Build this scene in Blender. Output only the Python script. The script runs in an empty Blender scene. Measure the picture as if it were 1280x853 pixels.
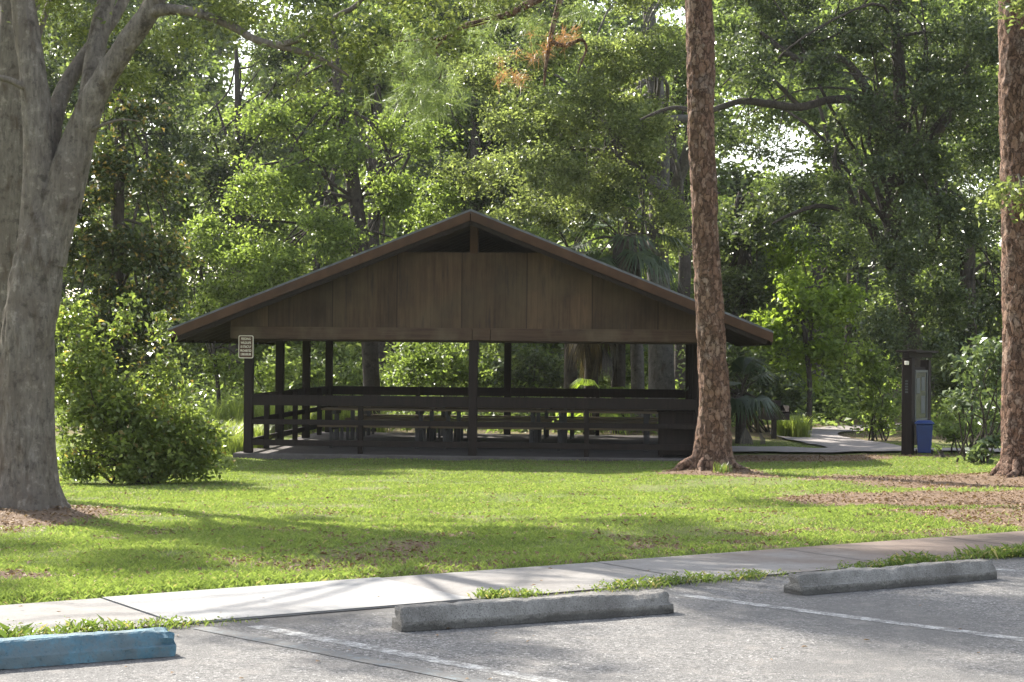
import bpy, math, random
import numpy as np
from mathutils import Vector, Matrix, Euler
R = math.radians
rng = np.random.default_rng(7)
random.seed(7)
scene = bpy.context.scene
COL = scene.collection

# ------------------------------------------------------------------ camera
FPX = 2200.0                       # focal length in photograph pixels (1280 wide)
cam_d = bpy.data.cameras.new('camera'); cam = bpy.data.objects.new('camera', cam_d); COL.objects.link(cam)
cam_d.sensor_width = 36.0; cam_d.lens = 36.0 * FPX / 1280.0
cam_d.clip_start = 0.1; cam_d.clip_end = 1000
CM = Matrix.Translation((0, 0, 1.62)) @ Matrix.Rotation(R(90) + math.atan(13.5 / FPX), 4, 'X') @ Matrix.Rotation(R(0.5), 4, 'Z')
cam.matrix_world = CM
scene.camera = cam

def P(px, py, D):
    """world point seen at a photograph pixel, D metres in front of the camera"""
    return CM @ Vector(((px - 640) / FPX * D, -(py - 426.5) / FPX * D, -D))

# ------------------------------------------------------------------ noise and terrain
def _hash(ix, iy, iz):
    n = (ix * 374761393 + iy * 668265263 + iz * 2147483647 * 3 + 1274126177) & 0xffffffff
    n = ((n ^ (n >> 13)) * 1274126177) & 0xffffffff
    n = (n ^ (n >> 16)) & 0xffffffff
    return n.astype(np.float64) / 0xffffffff
def vnoise(x, y, z=0.0):
    x = np.asarray(x, float); y = np.asarray(y, float); z = np.asarray(z, float) + np.zeros_like(x)
    ix = np.floor(x).astype(np.int64); iy = np.floor(y).astype(np.int64); iz = np.floor(z).astype(np.int64)
    fx = x - ix; fy = y - iy; fz = z - iz
    fx = fx * fx * (3 - 2 * fx); fy = fy * fy * (3 - 2 * fy); fz = fz * fz * (3 - 2 * fz)
    r = 0
    for a in (0, 1):
        for b in (0, 1):
            for c in (0, 1):
                w = (fx if a else 1 - fx) * (fy if b else 1 - fy) * (fz if c else 1 - fz)
                r = r + w * _hash(ix + a, iy + b, iz + c)
    return r
def fbm(x, y, z=0.0, o=3):
    s = 0; a = 0.5; t = 0
    x = np.asarray(x, float); y = np.asarray(y, float)
    for k in range(o):
        s = s + a * vnoise(x * 2 ** k + 17 * k, y * 2 ** k + 9 * k, np.asarray(z) * 2 ** k); t += a; a *= 0.5
    return s / t
def sstep(a, b, x):
    t = np.clip((np.asarray(x, float) - a) / (b - a), 0, 1); return t * t * (3 - 2 * t)

WA = R(33.5)                         # heading of the sidewalk
WD = np.array([math.cos(WA), math.sin(WA)]); WN = np.array([-math.sin(WA), math.cos(WA)])
S_ASPH, S_W0, S_W1 = 9.62, 9.68, 10.92
def sn(x, y): return x * WN[0] + y * WN[1]
def tn(x, y): return x * WD[0] + y * WD[1]
def wp(t, s): return (t * WD[0] + s * WN[0], t * WD[1] + s * WN[1])
TREE_L = (-5.12, 18.6); PINE_M = (3.22, 28.2); PINE_R = (7.45, 25.4)
def terr(x, y):
    x = np.asarray(x, float); y = np.asarray(y, float)
    s = sn(x, y)
    z = -0.06 + 0.06 * sstep(S_W1 + 0.05, S_W1 + 0.25, s)
    d = np.clip((s - 10.95) / 16.7, 0, 1)
    z = z - 0.42 * (0.7 * d + 0.3 * d * d * (3 - 2 * d))
    z = z - 0.1 * sstep(40, 70, y)
    out = sstep(11.2, 13.2, s)
    z = z + out * (fbm(x * .35, y * .35) - .5) * 0.12 + out * (fbm(x * 1.7, y * 1.7) - .5) * 0.045
    for (cx, cy), h, w in ((TREE_L, .12, .9), (PINE_M, .10, .8), (PINE_R, .12, 1.0)):
        z = z + h * np.exp(-((x - cx) ** 2 + (y - cy) ** 2) / (w * w))
    return z
def gz(x, y): return float(terr(np.array([x]), np.array([y]))[0])
def dirt(x, y):
    """0..1: bare ground and leaf litter instead of grass"""
    x = np.asarray(x, float); y = np.asarray(y, float); s = sn(x, y)
    n = fbm(x * .8, y * .8, 3.1, 4); n2 = fbm(x * 2.5, y * 2.5, 8.2, 3)
    wob = (n - .5) * 1.6
    def blob(cx, cy, rx, ry):
        q = np.sqrt(((x - cx) / rx) ** 2 + ((y - cy) / ry) ** 2)
        return sstep(1.15, .75, q + wob * .6)
    d = blob(TREE_L[0] - .3, TREE_L[1] - .5, 1.5, 1.9)
    d = np.maximum(d, .9 * blob(-4.2, 12.85, 1.0, .35))
    d = np.maximum(d, blob(PINE_M[0], PINE_M[1] - .5, .95, 1.5))
    d = np.maximum(d, blob(PINE_R[0] - .6, 25.0, 2.6, 2.3))
    d = np.maximum(d, blob(6.0, 21.6, 2.7, 1.7))
    d = np.maximum(d, .95 * blob(5.6, 18.0, 1.9, 1.4))
    d = np.maximum(d, blob(5.3, 33.5, 2.5, 2.0))
    d = np.maximum(d, .8 * blob(8.0, 34.0, 2.2, .6))
    strip = sstep(10.9, 11.3, s) * sstep(15.2, 11.4, s) * sstep(-4, -1, x)
    d = np.maximum(d, strip * sstep(.42, .66, n2 * .55 + n * .45) * .8)
    d = np.maximum(d, .8 * sstep(.54, .68, n2 * .6 + n * .4) * sstep(11.3, 12, s) * sstep(22, 14, s))
    d = np.maximum(d, sstep(39, 43, y + wob * 3) * .55)
    return np.clip(d, 0, 1)

# ------------------------------------------------------------------ object helpers
def tag(o, label=None, cat=None, group=None, kind=None):
    if label: o['label'] = label
    if cat: o['category'] = cat
    if group: o['group'] = group
    if kind: o['kind'] = kind
    return o
def empty(name, loc, rz=0, label=None, cat=None, group=None):
    o = bpy.data.objects.new(name, None); COL.objects.link(o)
    o.location = loc; o.rotation_euler = (0, 0, rz); o.empty_display_size = .2
    return tag(o, label, cat, group)
def link(name, me, mat=None, parent=None, smooth=False):
    if mat is not None and not me.materials:
        for m_ in (mat if isinstance(mat, (list, tuple)) else [mat]): me.materials.append(m_)
    if smooth: me.polygons.foreach_set('use_smooth', np.ones(len(me.polygons), bool))
    o = bpy.data.objects.new(name, me); COL.objects.link(o)
    if parent is not None: o.parent = parent
    return o
def mesh_np(name, V, F):
    """V (n,3), F (m,k) fast mesh"""
    V = np.asarray(V, np.float32); F = np.asarray(F, np.int32)
    me = bpy.data.meshes.new(name)
    me.vertices.add(len(V)); me.vertices.foreach_set('co', V.ravel())
    k = F.shape[1]
    me.loops.add(F.size); me.loops.foreach_set('vertex_index', F.ravel())
    me.polygons.add(len(F)); me.polygons.foreach_set('loop_start', np.arange(0, F.size, k, dtype=np.int32))
    me.polygons.foreach_set('loop_total', np.full(len(F), k, np.int32))
    me.update(calc_edges=True)
    return me
class MB:
    def __init__(s): s.v = []; s.f = []
    def add(s, vs, fs):
        b = len(s.v); s.v += [tuple(v) for v in vs]; s.f += [tuple(b + i for i in f) for f in fs]; return s
    def box(s, x0, x1, y0, y1, z0, z1):
        return s.add([(x0,y0,z0),(x1,y0,z0),(x1,y1,z0),(x0,y1,z0),(x0,y0,z1),(x1,y0,z1),(x1,y1,z1),(x0,y1,z1)],
                     [(0,3,2,1),(4,5,6,7),(0,1,5,4),(1,2,6,5),(2,3,7,6),(3,0,4,7)])
    def beam(s, a, b, w, h, up=(0, 0, 1)):
        a = Vector(a); b = Vector(b); d = (b - a).normalized(); u = Vector(up)
        sd = d.cross(u).normalized(); u = sd.cross(d).normalized()
        sd *= w / 2; u *= h / 2
        return s.add([a - sd - u, a + sd - u, a + sd + u, a - sd + u, b - sd - u, b + sd - u, b + sd + u, b - sd + u],
                     [(0,1,2,3),(7,6,5,4),(0,4,5,1),(1,5,6,2),(2,6,7,3),(3,7,4,0)])
    def prism(s, poly, y0, y1):
        """poly: (x,z) outline, extruded along y"""
        n = len(poly)
        vs = [(x, y0, z) for x, z in poly] + [(x, y1, z) for x, z in poly]
        fs = [tuple(range(n))[::-1], tuple(range(n, 2 * n))] + [(i, (i + 1) % n, n + (i + 1) % n, n + i) for i in range(n)]
        return s.add(vs, fs)
    def build(s, name, mat, parent=None, bevel=0, smooth=False):
        import bmesh
        me = bpy.data.meshes.new(name); me.from_pydata(s.v, [], s.f)
        bm = bmesh.new(); bm.from_mesh(me); bmesh.ops.recalc_face_normals(bm, faces=bm.faces)
        if bevel: bmesh.ops.bevel(bm, geom=list(bm.edges), offset=bevel, segments=1, affect='EDGES')
        bm.to_mesh(me); bm.free(); me.update()
        return link(name, me, mat, parent, smooth)

# ------------------------------------------------------------------ material helpers
class NT:
    def __init__(s, name):
        s.m = bpy.data.materials.new(name); s.m.use_nodes = True; s.t = s.m.node_tree; s.t.nodes.clear()
        s.out = s.n('ShaderNodeOutputMaterial')
    def n(s, typ, **kw):
        nd = s.t.nodes.new(typ)
        for k, v in kw.items():
            if k.startswith('_'): setattr(nd, k[1:], v)
            else: s.set(nd, k, v)
        return nd
    def set(s, nd, k, v):
        i = nd.inputs[int(k[1:])] if k[0] == 'i' and k[1:].isdigit() else nd.inputs[k.replace('_', ' ')]
        if isinstance(v, bpy.types.NodeSocket): s.t.links.new(v, i)
        elif isinstance(v, (tuple, list)) and len(v) == 3 and i.type == 'RGBA': i.default_value = (*v, 1)
        else: i.default_value = v
    def coord(s, scale=(1, 1, 1), kind='Object'):
        c = s.n('ShaderNodeTexCoord'); m = s.n('ShaderNodeMapping', Vector=c.outputs[kind]); m.inputs['Scale'].default_value = scale
        return m.outputs[0]
    def noise(s, vec, scale, detail=4, rough=.55): return s.n('ShaderNodeTexNoise', Vector=vec, Scale=scale, Detail=detail, Roughness=rough).outputs[0]
    def ramp(s, fac, stops, interp='LINEAR'):
        r = s.n('ShaderNodeValToRGB', Fac=fac); e = r.color_ramp.elements; r.color_ramp.interpolation = interp
        while len(e) < len(stops): e.new(.5)
        for k, (p, c) in enumerate(stops):
            e[k].position = p; e[k].color = (c, c, c, 1) if isinstance(c, (int, float)) else (*c, 1)
        return r.outputs[0]
    def mix(s, fac, a, b, mode='MIX'):
        m = s.n('ShaderNodeMix', _data_type='RGBA', _blend_type=mode)
        s.set(m, 'i0', fac); s.set(m, 'i6', a); s.set(m, 'i7', b); return m.outputs[2]
    def math(s, op, a, b=0.0):
        m = s.n('ShaderNodeMath', _operation=op); s.set(m, 'i0', a); s.set(m, 'i1', b); return m.outputs[0]
    def bump(s, h, strength=.5, dist=.02): return s.n('ShaderNodeBump', Height=h, Strength=strength, Distance=dist).outputs[0]
    def finish(s, col, rough=.8, normal=None, metallic=0.0, spec=.3):
        b = s.n('ShaderNodeBsdfPrincipled'); s.set(b, 'Base Color', col); s.set(b, 'Roughness', rough); s.set(b, 'Metallic', metallic)
        s.set(b, 'Specular IOR Level', spec)
        if normal is not None: s.set(b, 'Normal', normal)
        s.t.links.new(b.outputs[0], s.out.inputs[0]); return s.m

def mat_leaf(name, dark, mid, light, trans=.4, rough=.42, spec=.38, odd=None, tw=1.0):
    m = NT(name)
    g = m.n('ShaderNodeNewGeometry').outputs['Random Per Island']
    nz = m.noise(m.coord((1, 1, 1)), .55, 2)
    f = m.math('ADD', m.math('MULTIPLY', g, .65), m.math('MULTIPLY', nz, .7))
    st = [(.18, dark), (.62, mid), (1.0, light)]
    c = m.ramp(m.math('MULTIPLY', f, .78), st)
    if odd:
        o2 = m.n('ShaderNodeTexWhiteNoise', _noise_dimensions='1D'); m.set(o2, 'W', m.math('MULTIPLY', g, 91.7))
        c = m.mix(m.math('GREATER_THAN', o2.outputs[0], odd[0]), c, odd[1])
    b = m.n('ShaderNodeBsdfPrincipled'); m.set(b, 'Base Color', c); m.set(b, 'Roughness', rough); m.set(b, 'Specular IOR Level', spec)
    tc = m.mix(1.0, c, (1.35 * tw, 1.4 * tw, .75 * tw), 'MULTIPLY')
    t = m.n('ShaderNodeBsdfTranslucent', Color=tc)
    mx = m.n('ShaderNodeMixShader', Fac=trans); m.t.links.new(b.outputs[0], mx.inputs[1]); m.t.links.new(t.outputs[0], mx.inputs[2])
    m.t.links.new(mx.outputs[0], m.out.inputs[0]); return m.m

def mat_bark_smooth(name, a, b, c):
    m = NT(name); v1 = m.coord((1, 1, 1))
    big = m.noise(v1, 1.6, 4); fi = m.noise(m.coord((1, 1, .22)), 26, 7, .72); spot = m.noise(v1, 7.5, 6, .7); med = m.noise(m.coord((1, 1, .35)), 7, 5, .6)
    col = m.mix(m.ramp(fi, [(.34, 0), (.66, 1)]), a, b)
    col = m.mix(m.ramp(big, [(.42, 0), (.62, .8)]), col, c)
    col = m.mix(m.ramp(spot, [(.56, 0), (.66, .55)]), col, tuple(min(1, x * 1.5) for x in b))
    col = m.mix(m.ramp(spot, [(.34, .75), (.46, 0)]), col, tuple(x * .5 for x in a))
    col = m.mix(m.ramp(med, [(.56, 0), (.70, .65)]), col, (a[0] * .75, a[1] * .62, a[2] * .5))
    h = m.math('ADD', m.math('MULTIPLY', fi, .8), m.math('MULTIPLY', med, .9))
    return m.finish(col, .9, m.bump(h, 1.0, .045), spec=.15)

def mat_bark_pine(name):
    m = NT(name); v1 = m.coord((1, 1, 1))
    wob = m.n('ShaderNodeTexNoise', Vector=v1, Scale=7.0, Detail=5.0, Roughness=.65).outputs[1]
    vv = m.mix(.16, m.coord((1, 1, .5)), wob)
    vo = m.n('ShaderNodeTexVoronoi', _feature='F1', Vector=vv, Scale=14.0, Randomness=1.0)
    ve = m.n('ShaderNodeTexVoronoi', _feature='DISTANCE_TO_EDGE', Vector=vv, Scale=14.0).outputs[0]
    rnd = m.n('ShaderNodeSeparateColor', i0=vo.outputs['Color']).outputs[0]
    fine = m.noise(m.coord((1, 1, .45)), 55, 6, .75); big = m.noise(v1, 2.6, 5); med = m.noise(m.coord((1, 1, .6)), 11, 6, .7)
    col = m.ramp(m.math('ADD', m.math('MULTIPLY', rnd, .55), m.math('MULTIPLY', med, .5)), [(.15, (.10, .062, .045)), (.45, (.185, .108, .073)), (.70, (.25, .155, .108)), (.9, (.34, .26, .205))])
    col = m.mix(m.ramp(big, [(.55, 0), (.70, .55)]), col, (.29, .24, .20))
    col = m.mix(m.ramp(fine, [(.34, .7), (.56, 0)]), col, (.085, .052, .038))
    col = m.mix(m.ramp(med, [(.62, 0), (.72, .7)]), col, (.44, .37, .32))
    cr = m.math('MULTIPLY', m.ramp(ve, [(0, 1), (.11, 0)]), m.ramp(med, [(.38, 1.0), (.68, .4)]))
    col = m.mix(cr, col, (.065, .04, .03))
    h = m.math('ADD', m.math('MULTIPLY', cr, -.8), m.math('ADD', m.math('MULTIPLY', fine, .5), m.math('MULTIPLY', med, 1.0)))
    return m.finish(col, .9, m.bump(h, 1.0, .035), spec=.15)

def mat_wood(name, a, b, stain_shade, streak=(14, 14, .8), panels=0.0):
    m = NT(name); v = m.coord(streak); v1 = m.coord((1, 1, 1))
    st = m.noise(v, 2.0, 5, .65); bl = m.noise(m.coord((1, 1, .6)), 1.3, 5, .6)
    col = m.mix(m.ramp(st, [(.3, 0), (.7, 1)]), a, b)
    col = m.mix(m.ramp(bl, [(.48, 0), (.70, .8)]), col, stain_shade)
    h = st
    if panels:
        x = m.n('ShaderNodeSeparateXYZ', Vector=v1).outputs[0]
        fl = m.math('FLOOR', m.math('DIVIDE', m.math('ADD', x, 60.0), panels))
        w = m.n('ShaderNodeTexWhiteNoise', _noise_dimensions='1D'); m.set(w, 'W', fl)
        tone = m.ramp(w.outputs[0], [(0, .55), (.5, .92), (1, 1.35)])
        col = m.mix(1.0, col, tone, 'MULTIPLY')
        col = m.mix(m.ramp(m.noise(v1, .8, 4), [(.45, 0), (.65, .45)]), col, (.10, .075, .047))
        gr = m.math('PINGPONG', x, .1)
        line = m.ramp(gr, [(0, 1), (.006, 0)])
        seam = m.ramp(m.math('PINGPONG', m.math('ADD', x, 60.0 + panels * .0), panels / 2), [(0, 1), (.014, 0)])
        ln = m.math('MAXIMUM', m.math('MULTIPLY', line, .4), seam)
        col = m.mix(m.math('MULTIPLY', ln, .9), col, (.012, .008, .006)); h = m.math('SUBTRACT', st, m.math('MULTIPLY', ln, .8))
        drip = m.noise(m.coord((9, 1, 1.1)), 1.0, 5, .6)
        col = m.mix(m.ramp(drip, [(.56, 0), (.72, .7)]), col, (.028, .022, .02))
    return m.finish(col, .8, m.bump(h, .35, .008), spec=.2)

def mat_plain(name, col, rough=.6, var=.25, metallic=0.0, spec=.35, scale=6.0):
    m = NT(name); nz = m.noise(m.coord(), scale, 5)
    c = m.mix(m.ramp(nz, [(.35, 0), (.7, 1)]), tuple(x * (1 - var) for x in col), tuple(min(1, x * (1 + var)) for x in col))
    return m.finish(c, rough, m.bump(nz, .1, .004), metallic, spec)

# --- leaf palettes (linear albedo)
M = {}
M['oak_leaf'] = mat_leaf('oak_leaf', (.055, .075, .028), (.16, .185, .07), (.29, .31, .135), .52)
M['grey_leaf'] = mat_leaf('grey_green_leaf', (.055, .072, .03), (.20, .235, .097), (.38, .41, .21), .58, .33, .55)
M['maple_leaf'] = mat_leaf('bright_leaf', (.048, .07, .02), (.175, .23, .066), (.33, .385, .15), .6)
M['dark_leaf'] = mat_leaf('dark_glossy_leaf', (.022, .034, .014), (.068, .09, .03), (.17, .185, .065), .38, .32, .5, odd=(.91, (.24, .17, .06)))
M['lime_leaf'] = mat_leaf('lime_leaf', (.10, .15, .026), (.21, .28, .055), (.33, .39, .11), .6)
M['shrub_leaf'] = mat_leaf('shrub_leaf', (.05, .074, .022), (.18, .225, .065), (.34, .38, .145), .56, .33, .5, odd=(.965, (.26, .2, .07)))
M['silver_leaf'] = mat_leaf('silvery_leaf', (.045, .07, .03), (.11, .145, .07), (.24, .28, .15), .4, .33, .55)
M['far_leaf'] = mat_leaf('wood_leaf', (.045, .064, .023), (.165, .215, .074), (.32, .37, .16), .58)
M['blue_leaf'] = mat_leaf('deep_green_leaf', (.022, .032, .015), (.082, .108, .047), (.22, .245, .125), .46, .33, .55)
M['needle'] = mat_leaf('pine_needle', (.11, .15, .06), (.18, .225, .10), (.27, .31, .16), .45)
M['dead_needle'] = mat_leaf('dead_pine_needle', (.20, .095, .055), (.31, .16, .095), (.42, .25, .16), .4)
M['frond'] = mat_leaf('palm_frond', (.025, .04, .018), (.05, .075, .032), (.10, .13, .06), .3, .45, .4)
M['dead_frond'] = mat_leaf('dead_palm_frond', (.045, .035, .025), (.09, .07, .047), (.16, .125, .085), .25)
M['grass'] = mat_leaf('grass_blade', (.105, .146, .042), (.19, .242, .074), (.285, .33, .125), .5, .45, .3, odd=(.965, (.30, .26, .15)), tw=1.0)
M['tall_grass'] = mat_leaf('tall_grass_blade', (.14, .19, .045), (.23, .28, .075), (.34, .37, .13), .5)
M['weed'] = mat_leaf('weed_leaf', (.085, .13, .03), (.15, .20, .05), (.25, .29, .10), .42, odd=(.9, (.34, .29, .14)))
M['litter'] = mat_leaf('dry_leaf', (.10, .06, .035), (.20, .13, .08), (.38, .29, .21), .15, .7, .2)
M['bark_grey'] = mat_bark_smooth('grey_bark', (.095, .08, .065), (.23, .20, .168), (.14, .115, .093))
M['bark_dark'] = mat_bark_smooth('dark_bark', (.045, .036, .03), (.085, .07, .058), (.065, .056, .047))
M['bark_pale'] = mat_bark_smooth('pale_bark', (.10, .09, .08), (.17, .155, .14), (.13, .118, .105))
M['bark_pine'] = mat_bark_pine('pine_bark')

def mat_ground():
    m = NT('lawn_ground'); v = m.coord()
    a = m.n('ShaderNodeAttribute', _attribute_name='dirt').outputs['Fac']
    n1 = m.noise(v, 1.2, 5); n2 = m.noise(v, 14, 6, .7); n3 = m.noise(v, 60, 4, .7)
    g = m.mix(m.ramp(n2, [(.3, 0), (.7, 1)]), (.08, .10, .03), (.16, .19, .055))
    g = m.mix(m.ramp(n1, [(.5, 0), (.7, .6)]), g, (.20, .18, .085))
    d = m.mix(m.ramp(n2, [(.3, 0), (.7, 1)]), (.085, .055, .036), (.18, .125, .085))
    d = m.mix(m.ramp(n3, [(.45, 0), (.75, .8)]), d, (.28, .205, .15))
    k = m.ramp(m.math('ADD', a, m.math('MULTIPLY', m.math('SUBTRACT', n2, .5), .8)), [(.35, 0), (.6, 1)])
    return m.finish(m.mix(k, g, d), .95, m.bump(m.math('ADD', n2, n3), .6, .03), spec=.1)
M['ground'] = mat_ground()

def mat_asphalt():
    m = NT('asphalt'); v = m.coord()
    ag = m.n('ShaderNodeTexVoronoi', Vector=v, Scale=95.0); agc = m.n('ShaderNodeSeparateColor', i0=ag.outputs['Color']).outputs[0]
    ag2 = m.n('ShaderNodeTexVoronoi', Vector=v, Scale=42.0); ag2c = m.n('ShaderNodeSeparateColor', i0=ag2.outputs['Color']).outputs[0]
    big = m.noise(v, .7, 5, .6); mid = m.noise(v, 5, 5, .65)
    c = m.ramp(agc, [(0, (.062, .059, .055)), (.4, (.13, .124, .117)), (.85, (.18, .172, .163)), (1, (.36, .345, .33))])
    c = m.mix(m.ramp(ag2c, [(.86, 0), (.9, .7)]), c, (.055, .052, .05))
    c = m.mix(m.ramp(big, [(.38, .75), (.60, 0)]), c, (.10, .095, .09))
    c = m.mix(m.ramp(mid, [(.52, 0), (.72, .65)]), c, (.20, .182, .165))
    e = m.n('ShaderNodeAttribute', _attribute_name='edge').outputs['Fac']
    c = m.mix(m.math('MULTIPLY', m.ramp(m.math('ADD', e, m.math('SUBTRACT', mid, .5)), [(.35, 0), (.8, 1)]), .7), c, (.05, .046, .043))  # paints the shadow strip beside the sidewalk into the asphalt colour
    h = m.math('ADD', m.math('MULTIPLY', ag.outputs[0], .8), m.math('MULTIPLY', mid, .5))
    return m.finish(c, .9, m.bump(h, .55, .012), spec=.25)
M['asphalt'] = mat_asphalt()

def mat_concrete(name, a, b, stain_shade, amt=.5, pits=True, brown=False):
    m = NT(name); v = m.coord()
    n1 = m.noise(v, 1.4, 5, .6); n2 = m.noise(v, 9, 6, .7); n3 = m.noise(v, 70, 3, .7)
    c = m.mix(m.ramp(n2, [(.3, 0), (.7, 1)]), a, b)
    c = m.mix(m.ramp(n1, [(.45, 0), (.68, amt)]), c, stain_shade)
    c = m.mix(m.ramp(n3, [(.30, .5), (.45, 0)]), c, tuple(x * .5 for x in a))
    if brown:
        at = m.n('ShaderNodeAttribute', _attribute_name='stain_shade').outputs['Fac']
        c = m.mix(m.ramp(m.math('ADD', at, m.math('MULTIPLY', m.math('SUBTRACT', n1, .5), .9)), [(.3, 0), (.75, .85)]), c, (.125, .088, .066))  # brown tint that paints tree shade onto the walk
    return m.finish(c, .88, m.bump(m.math('ADD', n2, n3), .5, .006), spec=.25)
M['walk'] = mat_concrete('old_concrete', (.165, .154, .141), (.22, .206, .192), (.125, .112, .10), .6, brown=True)
M['walk_new'] = mat_concrete('new_concrete', (.225, .218, .21), (.27, .263, .254), (.165, .158, .151), .7)
def mat_stop():
    m = NT('wheel_stop_concrete'); v = m.coord()
    n1 = m.noise(v, 3.2, 5, .6); n2 = m.noise(v, 16, 6, .7); n3 = m.noise(v, 110, 3, .7)
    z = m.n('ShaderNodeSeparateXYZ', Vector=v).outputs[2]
    c = m.mix(m.ramp(n2, [(.3, 0), (.7, 1)]), (.18, .168, .15), (.31, .293, .268))
    c = m.mix(m.ramp(n1, [(.42, 0), (.66, .75)]), c, (.125, .115, .103))
    c = m.mix(m.ramp(n3, [(.33, .8), (.46, 0)]), c, (.06, .055, .05))
    c = m.mix(m.ramp(n3, [(.58, 0), (.72, .6)]), c, (.40, .385, .36))
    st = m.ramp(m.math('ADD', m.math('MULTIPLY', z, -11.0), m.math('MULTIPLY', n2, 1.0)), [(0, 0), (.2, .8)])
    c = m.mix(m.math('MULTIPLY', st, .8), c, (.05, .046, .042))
    return m.finish(c, .92, m.bump(m.math('ADD', n2, n3), .9, .012), spec=.2)
M['stop'] = mat_stop()
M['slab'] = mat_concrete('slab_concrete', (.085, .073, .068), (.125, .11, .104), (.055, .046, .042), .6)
M['path'] = mat_concrete('path_concrete', (.22, .195, .18), (.28, .25, .235), (.16, .14, .13), .5)
def mat_blue():
    m = NT('worn_blue_paint'); v = m.coord()
    n1 = m.noise(v, 5, 7, .75); n2 = m.noise(m.coord((1, 1, 3)), 3, 4); n3 = m.noise(v, 60, 4, .7)
    bl = m.mix(m.ramp(n2, [(.35, 0), (.65, 1)]), (.055, .115, .15), (.105, .19, .235))
    bl = m.mix(m.ramp(n3, [(.55, 0), (.72, .6)]), bl, (.16, .29, .33))
    k = m.ramp(m.math('ADD', m.math('MULTIPLY', n1, .75), m.math('MULTIPLY', n3, .25)), [(.47, 0), (.56, .8)])
    c = m.mix(k, bl, m.mix(n2, (.07, .095, .105), (.14, .165, .17)))
    c = m.mix(m.ramp(n3, [(.30, .7), (.42, 0)]), c, (.04, .05, .05))
    return m.finish(c, .75, m.bump(m.math('ADD', n1, n3), .7, .01), spec=.25)
M['blue_paint'] = mat_blue()
def mat_stripe(name, col, lo, hi, attr=False):
    m = NT(name); v = m.coord()
    n1 = m.noise(v, 9, 6, .75); n2 = m.noise(v, 60, 3, .7)
    k = m.ramp(m.math('ADD', m.math('MULTIPLY', n1, .6), m.math('MULTIPLY', n2, .4)), [(lo, 1), (hi, 0)])
    return m.finish(m.mix(k, col, (.115, .11, .104)), .85, m.bump(n2, .4, .006), spec=.25)
M['stripe'] = mat_stripe('worn_white_paint', (.44, .435, .415), .45, .62)
M['stripe_blue'] = mat_stripe('faded_blue_paint', (.17, .22, .245), .50, .72)
M['soil'] = mat_plain('edge_soil', (.10, .075, .055), .95, .4, spec=.1, scale=12)
M['gable'] = mat_wood('stained_plywood', (.054, .032, .019), (.108, .068, .042), (.032, .022, .015), (9, 9, .5), panels=1.22)
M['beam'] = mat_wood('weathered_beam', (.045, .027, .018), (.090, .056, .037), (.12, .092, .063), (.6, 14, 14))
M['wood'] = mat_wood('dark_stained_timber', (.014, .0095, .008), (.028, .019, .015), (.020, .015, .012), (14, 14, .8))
M['fascia'] = mat_wood('rake_board', (.050, .026, .015), (.085, .046, .027), (.038, .023, .016), (2, 14, 2))
M['roofing'] = mat_plain('roof_shingle', (.20, .21, .22), .7, .3, scale=20)
M['drip'] = mat_plain('drip_edge_metal', (.11, .12, .13), .5, .3, metallic=.3)
M['dark_under'] = mat_wood('roof_deck', (.035, .025, .02), (.06, .043, .034), (.03, .022, .02), (1, 8, 8))
M['table_wood'] = mat_wood('table_plank', (.11, .08, .05), (.19, .14, .09), (.15, .12, .09), (.6, 14, 14))
M['steel'] = mat_plain('painted_steel', (.06, .055, .055), .6, .2)
M['black_steel'] = mat_plain('rusty_black_steel', (.05, .038, .034), .8, .4, metallic=.2)
M['sign_brown'] = mat_plain('brown_sign_face', (.085, .04, .025), .5, .1)
M['sign_cream'] = mat_plain('cream_lettering', (.75, .68, .57), .5, .08)
M['blue_plastic'] = mat_plain('blue_bin_plastic', (.007, .024, .115), .45, .15, spec=.5)
M['lid_plastic'] = mat_plain('bin_lid_plastic', (.010, .034, .15), .4, .1, spec=.5)
M['rubber'] = mat_plain('black_rubber', (.02, .02, .02), .8, .1)
M['case'] = mat_plain('display_case', (.03, .034, .035), .25, .25, spec=.6, scale=3)
M['case_frame'] = mat_plain('pale_case_frame', (.075, .078, .075), .5, .1)
M['paper'] = mat_plain('posted_paper', (.08, .085, .085), .6, .2)
M['roots'] = M['bark_pine']

# ------------------------------------------------------------------ setting: lawn, lot, sidewalk, path
def build_ground():
    def axis(lo, hi, step, far, g=1.22):
        a = list(np.arange(lo, hi + 1e-6, step)); st = step; x = hi
        while x < far: st *= g; x += st; a.append(x)
        st = step; x = lo
        while x > -far: st *= g; x -= st; a.insert(0, x)
        return np.array(a)
    xs = axis(-13, 13, .16, 260); ys = axis(8, 38, .16, 400)
    X, Y = np.meshgrid(xs, ys); Z = terr(X, Y)
    V = np.stack([X.ravel(), Y.ravel(), Z.ravel()], 1)
    nx, ny = len(xs), len(ys)
    i = np.arange((nx) * (ny)).reshape(ny, nx)
    F = np.stack([i[:-1, :-1], i[:-1, 1:], i[1:, 1:], i[1:, :-1]], -1).reshape(-1, 4)
    me = mesh_np('lawn', V, F)
    at = me.attributes.new('dirt', 'FLOAT', 'POINT'); at.data.foreach_set('value', dirt(V[:, 0], V[:, 1]).astype(np.float32))
    tag(link('lawn', me, M['ground'], smooth=True), kind='structure')
build_ground()

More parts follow.
